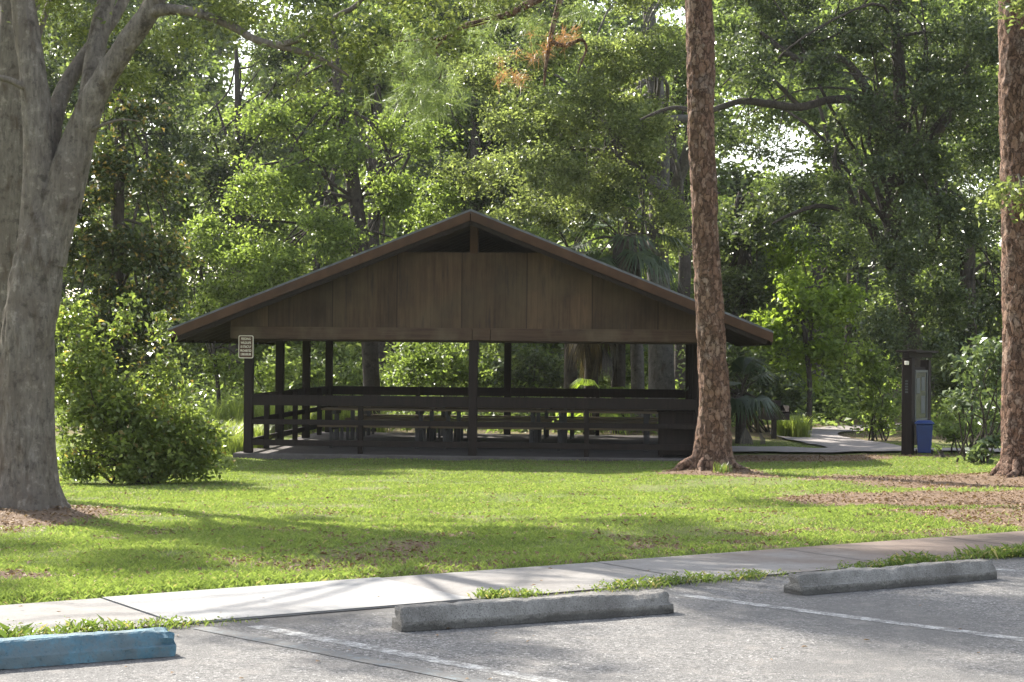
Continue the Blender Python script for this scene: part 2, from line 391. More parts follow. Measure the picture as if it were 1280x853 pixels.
def strip_mesh(name, t0, t1, dt, ss, z, attr=None):
    ts = np.arange(t0, t1 + 1e-6, dt); V = []; A = []
    for t in ts:
        for s in ss:
            x, y = wp(t, s); V.append((x, y, z)); A.append(attr[1](t, s) if attr else 0)
    k = len(ss); n = len(ts)
    i = np.arange(n * k).reshape(n, k)
    F = np.stack([i[:-1, :-1], i[1:, :-1], i[1:, 1:], i[:-1, 1:]], -1).reshape(-1, 4)
    me = mesh_np(name, V, F)
    if attr:
        a = me.attributes.new(attr[0], 'FLOAT', 'POINT'); a.data.foreach_set('value', np.array(A, np.float32))
    return me
lot = strip_mesh('parking_lot', -40, 60, .5, [-40, -20, -10, -5, 0, 4, 6, 8, 8.8, 9.3, 9.6, 9.8, S_ASPH + .05], 0.0,
                 ('edge', lambda t, s: max(0, min(1, (s - 9.0) / .9))))  # strength of the painted shadow strip
tag(link('parking_lot', lot, M['asphalt']), kind='structure')
# sidewalk: panels with joints
walk = MB(); joints = [-30 + 1.75 * k + .25 for k in range(60)]
def panel(t0, t1, z):
    m = MB(); g = .008
    x0, y0 = wp(t0 + g, S_W0); x1, y1 = wp(t1 - g, S_W0); x2, y2 = wp(t1 - g, S_W1); x3, y3 = wp(t0 + g, S_W1)
    m.add([(x0, y0, -.1), (x1, y1, -.1), (x2, y2, -.1), (x3, y3, -.1), (x0, y0, z), (x1, y1, z), (x2, y2, z), (x3, y3, z)],
          [(3,2,1,0),(4,5,6,7),(0,1,5,4),(1,2,6,5),(2,3,7,6),(3,0,4,7)])
    return m
T_NEW0 = tn(-2.4, 11.0)
sw = empty('sidewalk', (0, 0, 0)); tag(sw, kind='structure')
edges = [T_NEW0 - 1.9 * k for k in range(12, 0, -1)] + [T_NEW0, T_NEW0 + 2.05] + [T_NEW0 + 2.05 + 1.9 * k for k in range(1, 16)]
def walk_panel(t0, t1, z, mat):
    me = strip_mesh('panel', t0 + .007, t1 - .007, (t1 - t0 - .014) / 8, list(np.linspace(S_W0, S_W1, 6)), z,
                    ('stain_shade', lambda t, s: max(0, min(1, (t - 7.6) / 4.0))))  # painted shade grows towards the right end of the walk
    o = link('panel', me, mat, sw)
    sk = panel(t0 + .002, t1 - .002, z - .004); sk.build('panel_edge', mat, o)
for a, b in zip(edges[:-1], edges[1:]):
    new = abs(a - T_NEW0) < 1e-6
    walk_panel(a, b, .012 + (.004 if new else rng.uniform(-.003, .003)), M['walk_new'] if new else M['walk'])
tag(link('soil_strip', strip_mesh('soil_strip', -30, 45, .5, [9.95, S_W0 - .01], .004), M['soil']), kind='structure')

def line_on_lot(p0, p1, w, mat, name='parking_line', z=.0018):
    a = np.array(p0); b = np.array(p1); L = np.linalg.norm(b - a); d = (b - a) / L; n = np.array([-d[1], d[0]])
    k = int(L / .05); V = []
    for i in range(k + 1):
        c = a + d * L * i / k
        for sgn in (-1, 1):
            e = sgn * (w / 2 + .010 * (vnoise(np.array([i * .31]), np.array([sgn * 5.0]))[0] - .5))
            V.append((c[0] + n[0] * e, c[1] + n[1] * e, z))
    F = [(2 * i, 2 * i + 2, 2 * i + 3, 2 * i + 1) for i in range(k)]
    tag(link(name, mesh_np(name, V, F), mat), kind='structure')
ld = np.array([.717, -.697])
line_on_lot((1.12, 11.84), np.array((1.12, 11.84)) + ld * 9, .11, M['stripe'])
line_on_lot((-1.50, 10.32), np.array((-1.50, 10.32)) + ld * 9, .11, M['stripe'])
line_on_lot((-1.80, 10.24), np.array((-1.80, 10.24)) + ld * 9, .12, M['stripe_blue'], z=.0036)
line_on_lot((3.70, 13.4), np.array((3.70, 13.4)) + ld * 9, .11, M['stripe'])

def ribbon(name, pts, w, mat, zoff=.03):
    pts = [np.array(p, float) for p in pts]; V = []
    # smooth with catmull-rom
    q = []
    for i in range(len(pts) - 1):
        p0 = pts[max(i - 1, 0)]; p1 = pts[i]; p2 = pts[i + 1]; p3 = pts[min(i + 2, len(pts) - 1)]
        for t in np.linspace(0, 1, 12, endpoint=False):
            q.append(.5 * ((2 * p1) + (-p0 + p2) * t + (2 * p0 - 5 * p1 + 4 * p2 - p3) * t * t + (-p0 + 3 * p1 - 3 * p2 + p3) * t ** 3))
    q.append(pts[-1])
    for i, c in enumerate(q):
        d = q[min(i + 1, len(q) - 1)] - q[max(i - 1, 0)]; d /= np.linalg.norm(d); n = np.array([-d[1], d[0]])
        for e in (-w / 2, -w / 4, 0, w / 4, w / 2):
            x, y = c + n * e; V.append((x, y, gz(x, y) + zoff))
    k = 5; i = np.arange(len(q) * k).reshape(len(q), k)
    F = np.stack([i[:-1, :-1], i[1:, :-1], i[1:, 1:], i[:-1, 1:]], -1).reshape(-1, 4)
    tag(link(name, mesh_np(name, V, F), mat), kind='structure')
ribbon('path', [(4.0, 37.0), (6.0, 36.9), (8.0, 36.3), (11, 35.4), (16, 34.5)], 1.9, M['path'], .05)
ribbon('path', [(7.6, 36.6), (7.7, 39), (7.4, 42), (7.6, 45.5), (9.5, 49), (13, 52)], 1.7, M['path'], .042)

# ------------------------------------------------------------------ wheel stops
def wheel_stop(name, center, ang, L, mat, label, seed, chip=1.0):
    prof = [(-.105, 0), (-.105, .055), (-.098, .066), (-.058, .128), (-.046, .135), (.046, .135), (.058, .128), (.098, .066), (.105, .055), (.105, 0)]
    pr = []
    for i in range(len(prof)):
        a, b = np.array(prof[i]), np.array(prof[(i + 1) % len(prof)])
        pr += [a] if i == len(prof) - 1 else [a, (a + b) / 2]
    n = len(pr); k = 180; V = []
    for i in range(k + 1):
        x = -L / 2 + L * i / k
        sc = 1.0 - .16 * (1 - min(1, min(i, k - i) / 1.2))
        for y, z in pr: V.append((x, y * sc, z * (sc if z > .06 else 1)))
    V = np.array(V)
    ns = fbm(V[:, 0] * 9 + seed, V[:, 1] * 14, V[:, 2] * 14, 4) - .5
    ch = np.maximum(0, fbm(V[:, 0] * 3.1 + seed * 3, V[:, 1] * 4, V[:, 2] * 4, 3) - .58)
    endw = np.clip(1 - (L / 2 - np.abs(V[:, 0])) / .16, 0, 1)
    rad = V[:, 1:] - np.array([0, .05]); rad /= np.maximum(1e-6, np.linalg.norm(rad, axis=1))[:, None]
    top = (V[:, 2] > .06)
    nf = vnoise(V[:, 0] * 34 + seed, V[:, 1] * 34, V[:, 2] * 34) - .5
    amt = (ns * .024 + nf * .006 - ch * .16 * top - endw * np.maximum(0, ns + .04) * .18 * top * chip)
    V[:, 1:] += rad * amt[:, None]; V[:, 0] -= np.sign(V[:, 0]) * endw * np.maximum(0, ns + .1) * .05
    V[:, 2] = np.maximum(V[:, 2], 0)
    i = np.arange((k + 1) * n).reshape(k + 1, n)
    j = np.roll(i, -1, 1)
    F = np.stack([i[:-1], j[:-1], j[1:], i[1:]], -1).reshape(-1, 4).tolist()
    F += [tuple(i[0])[::-1], tuple(i[-1])]
    me = bpy.data.meshes.new(name); me.from_pydata(V.tolist(), [], F); me.update()
    import bmesh
    bm = bmesh.new(); bm.from_mesh(me); bmesh.ops.recalc_face_normals(bm, faces=bm.faces); bm.to_mesh(me); bm.free()
    o = link(name, me, mat); o.location = (*center, .002); o.rotation_euler = (0, 0, ang)
    return tag(o, label, 'wheel stop', 'wheel stops along the parking bays')
wheel_stop('wheel_stop', (-2.61, 8.93), R(29.0), 1.86, M['blue_paint'], 'blue painted concrete wheel stop with worn flaking paint', 3.1)
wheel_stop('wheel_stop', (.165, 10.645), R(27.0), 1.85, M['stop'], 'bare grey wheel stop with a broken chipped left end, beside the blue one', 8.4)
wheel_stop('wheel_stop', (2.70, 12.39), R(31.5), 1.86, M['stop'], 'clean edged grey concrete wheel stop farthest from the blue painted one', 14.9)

# ------------------------------------------------------------------ pavilion
PAV = (-.72, 33.0, -.33); PRZ = R(-4.16)
pav = empty('picnic_pavilion', PAV, PRZ, 'dark brown wooden picnic pavilion with gabled roof and low board railings', 'pavilion')
W, DP, PW = 4.26, 8.6, .16
RIDGE, SL, EX = 4.55, .398, 5.5
Y0, Y1 = -.75, DP + .75
MB().box(-W - .25, W + .25, -.22, DP + .22, -.35, 0).build('concrete_slab', M['slab'], pav, bevel=.012)
posts = [(x, y) for y in (0, DP) for x in (-W, 0, W)] + [(x, y) for x in (-W, W) for y in (DP / 3, 2 * DP / 3)]
for x, y in posts:
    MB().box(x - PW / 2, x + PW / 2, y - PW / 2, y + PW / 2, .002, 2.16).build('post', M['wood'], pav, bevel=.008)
bz0, bz1 = 2.155, 2.385
BX = 4.6
MB().box(-BX, -.02, -.115, -.03, bz0, bz1).box(-.012, .32, -.118, -.03, bz0 + .004, bz1 + .004).box(.328, BX, -.112, -.03, bz0 - .004, bz1).build('beam', M['beam'], pav, bevel=.006)
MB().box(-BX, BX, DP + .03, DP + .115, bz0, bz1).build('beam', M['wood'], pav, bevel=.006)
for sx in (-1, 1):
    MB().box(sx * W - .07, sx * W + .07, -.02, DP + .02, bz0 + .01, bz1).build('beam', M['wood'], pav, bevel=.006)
MB().box(-W, W, .0, .08, bz0 - .035, bz0 + .1).build('beam_plate', M['dark_under'], pav)
UND = .20                              # vertical roof thickness at the underside of the rafters
def under(x): return RIDGE - UND - SL * abs(x)
PT = 3.80
def gable(y0, y1, name):
    xt = (RIDGE - UND - PT) / SL
    m = MB(); m.prism([(-BX, bz1 - .03), (BX, bz1 - .03), (BX, under(BX)), (xt, PT), (-xt, PT), (-BX, under(BX))], y0, y1)
    return m.build(name, M['gable'], pav)
gable(-.095, -.05, 'gable_panel'); gable(DP + .05, DP + .095, 'gable_panel')
MB().box(-.075, .075, -.10, .05, PT - .02, RIDGE - UND).build('king_post', M['fascia'], pav, bevel=.006)
MB().box(-.075, .075, DP - .05, DP + .10, PT - .02, RIDGE - UND).build('king_post', M['wood'], pav)
# roof: two slabs
EX0 = EX
for sx, nm in ((-1, 'roof'), (1, 'roof')):
    EX = EX0 + (.10 if sx < 0 else 0)
    m = MB(); th = .07
    pts = [(0, RIDGE), (sx * EX, RIDGE - SL * EX), (sx * EX, RIDGE - SL * EX - th), (0, RIDGE - th)]
    m.prism(pts, Y0, Y1); rf = m.build(nm, M['roofing'], pav)
    d = MB(); d.prism([(0, RIDGE + .012), (sx * (EX + .02), RIDGE - SL * (EX + .02) + .012), (sx * (EX + .02), RIDGE - SL * (EX + .02) - .03), (0, RIDGE - .03)], Y0 - .022, Y0 - .003)
    d.build('drip_edge', M['drip'], rf)
    dk = MB(); dk.prism([(0, RIDGE - th - .004), (sx * (EX - .02), RIDGE - SL * (EX - .02) - th - .004), (sx * (EX - .02), RIDGE - SL * (EX - .02) - th - .024), (0, RIDGE - th - .024)], Y0 + .02, Y1 - .02)
    dk.build('roof_deck', M['dark_under'], rf)
    f = MB()
    f.prism([(sx * .006, RIDGE - .032), (sx * (EX + .01), RIDGE - SL * EX - .032), (sx * (EX + .01), RIDGE - SL * EX - .20), (sx * .006, RIDGE - .20)], Y0 - .045, Y0 - .004)
    f.build('rake_board', M['fascia'], rf)
    f = MB()
    f.prism([(sx * .006, RIDGE - .18), (sx * (EX - .12), RIDGE - SL * (EX - .12) - .18), (sx * (EX - .12), RIDGE - SL * (EX - .12) - .285), (sx * .006, RIDGE - .285)], Y0 + .0, Y0 + .05)
    f.build('rake_trim', M['wood'], rf)
    f = MB(); f.box(min(sx * (EX - .03), sx * EX), max(sx * (EX - .03), sx * EX), Y0 + .06, Y1 - .01, RIDGE - SL * EX - .25, RIDGE - SL * EX - .075)
    f.build('eave_board', M['wood'], rf)
    rk = MB()
    for i in range(15):
        y = .25 + i * (DP - .5) / 14
        rk.beam((sx * .03, y, RIDGE - .18), (sx * (EX - .05), y, RIDGE - SL * (EX - .05) - .18), .045, .16)
    for y in (Y0 + .3, Y1 - .3): rk.beam((sx * .03, y, RIDGE - .18), (sx * (EX - .05), y, RIDGE - SL * (EX - .05) - .18), .045, .16)
    rk.build('rafters', M['dark_under'], rf)
# roof trusses inside
for y in (DP / 3, 2 * DP / 3):
    MB().box(-W, W, y - .04, y + .04, bz0, bz0 + .18).build('tie_beam', M['dark_under'], pav)
def railing(a, b, thick=.045):
    """three boards between two posts, with a short middle post"""
    a = Vector(a); b = Vector(b); d = (b - a).normalized(); n = Vector((d.y, -d.x, 0))
    A = a + d * (PW / 2 + .002); B = b - d * (PW / 2 + .002); m = MB()
    off = n * .03
    for z, h in ((1.0, .20), (.59, .10), (.20, .11)):
        m.beam(A + off + Vector((0, 0, z)), B + off + Vector((0, 0, z)), thick, h)
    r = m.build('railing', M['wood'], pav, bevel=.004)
    c = (a + b) / 2 - n * .04
    q = MB(); q.beam(c + Vector((0, 0, .002)), c + Vector((0, 0, 1.08)), .10, .09, up=(d.x, d.y, 0)); q.build('short_post', M['wood'], r, bevel=.004)
railing((-W, 0, 0), (0, 0, 0)); railing((0, 0, 0), (W, 0, 0))
railing((0, DP, 0), (-W, DP, 0)); railing((W, DP, 0), (0, DP, 0))
for i in range(3):
    railing((-W, (i + 1) * DP / 3, 0), (-W, i * DP / 3, 0))
    if i < 2: railing((W, i * DP / 3, 0), (W, (i + 1) * DP / 3, 0))

PM = Matrix.Translation(PAV) @ Matrix.Rotation(PRZ, 4, 'Z')
def pw(x, y, z): return PM @ Vector((x, y, z))

# picnic tables
def copy_tree(o, parent=None):
    c = o.copy(); COL.objects.link(c)
    if parent: c.parent = parent
    for ch in list(o.children): copy_tree(ch, c)
    return c
def make_table():
    r = empty('picnic_table', (0, 0, 0))
    m = MB()
    for i in range(5): m.box(-1.12, 1.12, -.375 + i * .152, -.375 + i * .152 + .142, .74, .78)
    m.build('tabletop', M['table_wood'], r, bevel=.004)
    for s in (-1, 1):
        MB().box(-1.12, 1.12, s * .68 - .125, s * .68 - .004, .42, .46).box(-1.12, 1.12, s * .68 + .004, s * .68 + .125, .42, .46).build('seat', M['table_wood'], r, bevel=.004)
    for x in (-.86, .86):
        g = MB()
        for s in (-1, 1):
            g.box(x - .03, x + .03, s * .66 - .03, s * .66 + .03, .002, .36)
        g.box(x - .04, x + .04, -.05, .05, .002, .66)
        g.box(x - .028, x + .028, -.76, .76, .361, .416); g.box(x - .028, x + .028, -.34, .34, .661, .736)
        g.build('leg_frame', M['steel'], r, bevel=.004)
    return r
proto = None
rowname = ['row nearest the front railing', 'middle row', 'back row']
colname = ['left', 'middle', 'right']
for ry, y in enumerate((2.6, 4.95, 7.2)):
    for cx, x in enumerate((-2.2, .11, 2.42)):
        t = make_table() if proto is None else copy_tree(proto)
        if proto is None: proto = t
        t.location = pw(x + rng.uniform(-.04, .04), y, 0.001); t.rotation_euler = (0, 0, PRZ + R(rng.uniform(-1, 1)))
        tag(t, f'brown plank picnic table under the pavilion, {colname[cx]} one of the {rowname[ry]}', 'picnic table', 'picnic tables under the pavilion')
# bin box by the right front corner
bx = empty('bin_enclosure', pw(3.80, .50, 0.001), PRZ, 'dark maroon wooden bin box behind the front railing, by the pine trunk', 'bin box')
m = MB(); m.box(-.33, .33, -.3, .3, .04, .84).build('body', M['wood'], bx, bevel=.01)
MB().box(-.36, .36, -.33, .33, .842, .88).build('lid', M['wood'], bx, bevel=.008)
for fx_ in (-.26, .26):
    for fy_ in (-.24, .24): MB().box(fx_ - .04, fx_ + .04, fy_ - .04, fy_ + .04, 0, .04).build('foot', M['wood'], bx)

# sign on the front left post
def text_mesh(txt, size, mat, parent, loc, rot, name='lettering', extrude=.0015, sx=1.0):
    c = bpy.data.curves.new(name, 'FONT'); c.body = txt; c.size = size; c.extrude = extrude; c.align_x = 'CENTER'; c.align_y = 'CENTER'; c.offset = size * .02
    t = bpy.data.objects.new(name, c); COL.objects.link(t)
    dg = bpy.context.evaluated_depsgraph_get(); me = bpy.data.meshes.new_from_object(t.evaluated_get(dg))
    COL.objects.unlink(t); bpy.data.objects.remove(t)
    o = link(name, me, mat, parent); o.location = loc; o.rotation_euler = rot; o.scale = (sx, 1, 1); return o
sg = empty('park_sign', pw(-W - .03, -.16, 2.0), PRZ, 'small brown sign with cream letters about feeding wildlife, on the corner post', 'sign')
def rrect(w, h, r, n=5):
    p = []
    for cx, cz, a0 in ((w / 2 - r, h / 2 - r, 0), (-w / 2 + r, h / 2 - r, 90), (-w / 2 + r, -h / 2 + r, 180), (w / 2 - r, -h / 2 + r, 270)):
        for i in range(n): a = R(a0 + 90 * i / (n - 1)); p.append((cx + r * math.cos(a), cz + r * math.sin(a)))
    return p
MB().prism(rrect(.285, .43, .03), 0, .004).build('border', M['sign_cream'], sg)
MB().prism(rrect(.255, .40, .022), -.004, -.001).build('face', M['sign_brown'], sg)
for i, (t, s, x) in enumerate((('FEEDING', .062, .75), ('WILDLIFE', .062, .75), ('IS STRICTLY', .060, .64), ('PROHIBITED', .060, .64))):
    text_mesh(t, s, M['sign_cream'], sg, (0, -.0062, .148 - i * .074), (R(90), 0, 0), sx=x)
m = MB()
for i in range(9): m.box(-.095 + i * .022, -.095 + i * .022 + (.016 if i % 3 else .010), -.0062, -.0042, -.150, -.122)
m.box(-.1, .1, -.0062, -.0042, -.162, -.157); m.build('small_print', M['sign_cream'], sg)

# ------------------------------------------------------------------ kiosk, bin, grill
kx, ky = 7.75, 34.4
kz = gz(kx, ky)
ki = empty('notice_board', (kx, ky, kz), R(60), 'dark wooden notice board shelter with a glass case, behind the blue bin', 'notice board')
MB().box(-.10, .10, -.10, .10, -.1, 1.90).build('post', M['wood'], ki, bevel=.01)
MB().box(1.05, 1.23, -.09, .09, -.1, 1.86).build('post', M['wood'], ki, bevel=.01)
MB().box(.115, 1.035, -.03, .03, .62, 1.72).build('back_board', M['wood'], ki)
MB().box(-.16, 1.34, -.07, .07, 1.905, 2.0).build('header', M['wood'], ki, bevel=.006)
m = MB(); m.prism([(-.17, 2.002), (1.36, 2.002), (1.36, 2.045), (-.17, 2.045)], -.2, .2); m.build('roof', M['wood'], ki, bevel=.004)
cs = MB(); cs.box(.20, .98, -.075, -.033, .70, 1.62); cs.build('display_case', M['case'], ki)
fr = MB(); fr.box(.18, .225, -.09, -.033, .66, 1.66).box(.955, 1.0, -.09, -.033, .66, 1.66).box(.226, .954, -.09, -.033, .66, .705).box(.226, .954, -.09, -.033, 1.615, 1.66)
fr.build('case_frame', M['case_frame'], ki)
pp = MB(); pp.box(.3, .52, -.079, -.076, 1.2, 1.5).box(.6, .85, -.079, -.076, .8, 1.15).box(.62, .83, -.079, -.076, 1.25, 1.52); pp.build('notices', M['paper'], ki)
pl = MB()
fx = Matrix.Rotation(R(-52), 4, 'Z')
def facing(m, x0, x1, z0, z1, yy=-.146):
    vs = [fx @ Vector(v) for v in ((x0, yy, z0), (x1, yy, z0), (x1, yy, z1), (x0, yy, z1), (x0, yy + .006, z0), (x1, yy + .006, z0), (x1, yy + .006, z1), (x0, yy + .006, z1))]
    m.add(vs, [(0,1,2,3),(7,6,5,4),(0,4,5,1),(1,5,6,2),(2,6,7,3),(3,7,4,0)])
m = MB(); m.box(-.106, -.101, -.045, .045, 1.20, 1.48); m.build('post_plate', M['wood'], ki)
m = MB()
for i in range(5): m.box(-.110, -.1065, -.028, .028, 1.215 + i * .054, 1.25 + i * .054)
m.build('post_lettering', M['case_frame'], ki)
MB().box(-.16, -.105, -.05, .03, 1.76, 1.84).build('lamp', M['sign_cream'], ki, bevel=.01)

bnx, bny = 8.06, 34.35
bn = empty('recycling_bin', (bnx, bny, gz(bnx, bny)), R(-12), 'bright blue plastic recycling bin standing against the notice board', 'bin')
m = MB(); w0, w1 = .125, .16
m.add([(-w0, -w0, .04), (w0, -w0, .04), (w0, w0, .04), (-w0, w0, .04), (-w1, -w1, .60), (w1, -w1, .60), (w1, w1, .60), (-w1, w1, .60)],
      [(3,2,1,0),(4,5,6,7),(0,1,5,4),(1,2,6,5),(2,3,7,6),(3,0,4,7)])
m.build('body', M['blue_plastic'], bn, bevel=.012)
m = MB(); m.box(-.185, .185, -.19, .18, .603, .635); m.add([(-.17, -.17, .636), (.17, -.17, .636), (.17, .165, .636), (-.17, .165, .636), (-.12, -.11, .672), (.12, -.11, .672), (.12, .13, .672), (-.12, .13, .672)],
      [(3,2,1,0),(4,5,6,7),(0,1,5,4),(1,2,6,5),(2,3,7,6),(3,0,4,7)])
m.build('lid', M['lid_plastic'], bn, bevel=.006)
def disc(m, c, r, w, n=14):
    vs = [(c[0] + s * w / 2, c[1] + r * math.cos(2 * math.pi * i / n), c[2] + r * math.sin(2 * math.pi * i / n)) for s in (-1, 1) for i in range(n)]
    m.add(vs, [tuple(range(n)), tuple(range(2 * n - 1, n - 1, -1))] + [(i, (i + 1) % n, n + (i + 1) % n, n + i) for i in range(n)])
for s in (-1, 1):
    m = MB(); disc(m, (s * .15, .12, .05), .05, .03); m.build('wheel', M['rubber'], bn)

gx, gy = 6.37, 42.7
gr = empty('park_grill', (gx, gy, gz(gx, gy)), R(15), 'dark rusty barbecue grill on a single post beside the path', 'grill')
MB().box(-.05, .05, -.05, .05, -.1, .46).build('post', M['black_steel'], gr)
m = MB(); m.box(-.30, .30, -.25, .25, .46, .48).box(-.30, -.28, -.25, .25, .481, .80).box(.28, .30, -.25, .25, .481, .80).box(-.28, .28, .23, .25, .481, .92).box(-.28, .28, -.25, -.23, .481, .62)
m.build('firebox', M['black_steel'], gr)
m = MB()
for i in range(9): m.box(-.26 + i * .065 - .008, -.26 + i * .065 + .008, -.22, .22, .66, .675)
m.build('grate', M['black_steel'], gr)

# ------------------------------------------------------------------ vegetation helpers
def unit(n):
    v = rng.normal(size=(n, 3)); return v / np.linalg.norm(v, axis=1)[:, None]
def leaf_verts(C, N, S, asp=.5, fold=.18, D=None):
    """kite-shaped folded leaves at centres C, normals N, sizes S"""
    n = len(C)
    if D is None: D = unit(n)
    D = D - N * np.sum(D * N, 1)[:, None]; D /= np.maximum(1e-6, np.linalg.norm(D, axis=1))[:, None]
    B = np.cross(N, D); S = S[:, None]
    a = C - D * S * .5; t = C + D * S * .5 - N * S * .1
    l = C + B * S * asp * .5 + N * S * fold - D * S * .06; r = C - B * S * asp * .5 + N * S * fold - D * S * .06
    V = np.stack([a, r, t, l], 1).reshape(-1, 3)
    return V
def leaves_obj(name, C, N, S, mat, parent, asp=.5, fold=.18, D=None):
    V = leaf_verts(C, N, S, asp, fold, D)
    F = np.arange(len(V), dtype=np.int32).reshape(-1, 4)
    return link(name, mesh_np(name, V, F), mat, parent)
def sprays(clumps, dens, sr=.38, per=26, shell=.55, flat=.55, rough=.5, bough=True):
    """leaf positions: sprays of leaves spread through uneven ellipsoids. clump = (centre, (rx,ry,rz)[, weight])"""
    Cs = []
    for k, cl in enumerate(clumps):
        c = np.array(cl[0], float); r = np.array(cl[1], float); w = cl[2] if len(cl) > 2 else 1.0
        area = 4 * math.pi * ((r[0] * r[1]) ** 1.6 + (r[0] * r[2]) ** 1.6 + (r[1] * r[2]) ** 1.6) ** (1 / 1.6) / 3 ** (1 / 1.6)
        n = max(3, int(area * dens * w))
        u = unit(n); rad = shell + (1 - shell) * rng.random(n); rad *= rng.random(n) ** .22
        bump = 1 + rough * (fbm(u[:, 0] * 2.2 + k * 7.3 + 50, u[:, 1] * 2.2 + 50, u[:, 2] * 2.2 + 50, 3) - .5) * 2
        p = c + u * r * (rad * bump)[:, None]
        Cs.append(p)
    sc = np.concatenate(Cs)
    if bough and len(sc) > 30:
        # sprays gather on boughs: pull each towards the nearest of a few bough centres
        kb = max(4, len(sc) // 9); hub = sc[rng.choice(len(sc), kb, replace=False)]
        pull = rng.uniform(.2, .62, len(sc))[:, None]
        for a in range(0, len(sc), 4000):
            q = sc[a:a + 4000]; d2 = ((q[:, None, :] - hub[None]) ** 2).sum(2); h = hub[d2.argmin(1)]
            dv_ = (h - q) * np.array([1, 1, 1.15]); sc[a:a + 4000] = q + dv_ * pull[a:a + 4000]
    m = rng.poisson(per, len(sc)) + 3
    idx = np.repeat(np.arange(len(sc)), m)
    srs = (sr * (.6 + .8 * rng.random(len(sc))))[idx]
    off = rng.normal(size=(len(idx), 3)) * .5; off[:, 2] *= flat
    ln = np.linalg.norm(off, axis=1)
    pos = sc[idx] + off * srs[:, None]
    pos[:, 2] -= .25 * srs * ln ** 2
    tilt = unit(len(sc)) * .55
    N = np.array([0, 0, .75]) + tilt[idx] * 1.3 + rng.normal(size=(len(idx), 3)) * .6
    N /= np.linalg.norm(N, axis=1)[:, None]
    return pos, N, sc
def above(pos, N, lim=.05):
    z = terr(pos[:, 0], pos[:, 1]) + lim; k = pos[:, 2] > z; return pos[k], N[k]
def tube(pts, rad, seg=14, sub=6, bumps=.05, bscale=2.0, flake=0.0, flare=None, fs=(17, 8)):
    """smooth tapered limb along pts -> V, F"""
    pts = [np.array(p, float) for p in pts]; q = []; rr = []
    for i in range(len(pts) - 1):
        p0 = pts[max(i - 1, 0)]; p1 = pts[i]; p2 = pts[i + 1]; p3 = pts[min(i + 2, len(pts) - 1)]
        for t in np.linspace(0, 1, sub, endpoint=False):
            q.append(.5 * ((2 * p1) + (-p0 + p2) * t + (2 * p0 - 5 * p1 + 4 * p2 - p3) * t * t + (-p0 + 3 * p1 - 3 * p2 + p3) * t ** 3))
            rr.append(rad[i] * (1 - t) + rad[i + 1] * t)
    q.append(pts[-1]); rr.append(rad[-1]); q = np.array(q); rr = np.array(rr)
    tg = np.gradient(q, axis=0); tg /= np.linalg.norm(tg, axis=1)[:, None]
    ref = np.array([1.0, .13, .07]) if abs(tg[0][2]) > .5 else np.array([0, 0, 1.0])
    V = []
    ang = np.arange(seg) * 2 * math.pi / seg
    for i in range(len(q)):
        n = ref - tg[i] * np.dot(ref, tg[i]); n /= np.linalg.norm(n); b = np.cross(tg[i], n); ref = n
        ring = np.cos(ang)[:, None] * n + np.sin(ang)[:, None] * b
        r = np.full(seg, rr[i])
        if flare:                                   # buttress roots: (height, amount, lobes)
            h = q[i][2] - q[0][2]; f = math.exp(-max(h, 0) / flare[0])
            r = r * (1 + flare[1] * f * (1 + .55 * np.cos(ang * flare[2] + 1.1 + .6 * np.sin(ang * 2))))
        p = q[i] + ring * r[:, None]
        if bumps:
            nb = fbm(p[:, 0] * bscale + 30, p[:, 1] * bscale + 30, p[:, 2] * bscale * .6 + 30, 3) - .5
            if flake:
                nf = vnoise(p[:, 0] * fs[0] + 70, p[:, 1] * fs[0] + 70, p[:, 2] * fs[1] + 70) * .6 + vnoise(p[:, 0] * fs[0] * 2.3 + 70, p[:, 1] * fs[0] * 2.3 + 70, p[:, 2] * fs[1] * 2.2 + 70) * .4
                r = r + flake * (sstep(.35, .65, nf) - .5)
            p = q[i] + ring * (r * (1 + bumps * 2 * nb))[:, None]
        V.append(p)
    V = np.concatenate(V); n = len(q)
    i = np.arange(n * seg).reshape(n, seg); j = np.roll(i, -1, 1)
    F = np.stack([i[:-1], j[:-1], j[1:], i[1:]], -1).reshape(-1, 4)
    return V, F
class Limbs:
    def __init__(s): s.V = []; s.F = []; s.n = 0
    def add(s, *a, **k):
        V, F = tube(*a, **k); s.V.append(V); s.F.append(F + s.n); s.n += len(V); return s
    def build(s, name, mat, parent): return link(name, mesh_np(name, np.concatenate(s.V), np.concatenate(s.F)), mat, parent, smooth=True)
def rel(root, pts): return pts - np.array(root.location)

def limb_to(L, start, target, r0, r1, root, sag=.12, seg=7):
    a = np.array(start, float); b = np.array(target, float); d = b - a; l = np.linalg.norm(d)
    j = rng.normal(size=(2, 3)) * l * .07
    p1 = a + d * .35 + j[0] + np.array([0, 0, l * sag]); p2 = a + d * .7 + j[1] + np.array([0, 0, l * sag * .8])
    L.add([a - root, p1 - root, p2 - root, b - root], [r0, r0 * .75, (r0 + r1) / 2 * .8, r1], seg=seg, sub=4, bumps=.05)

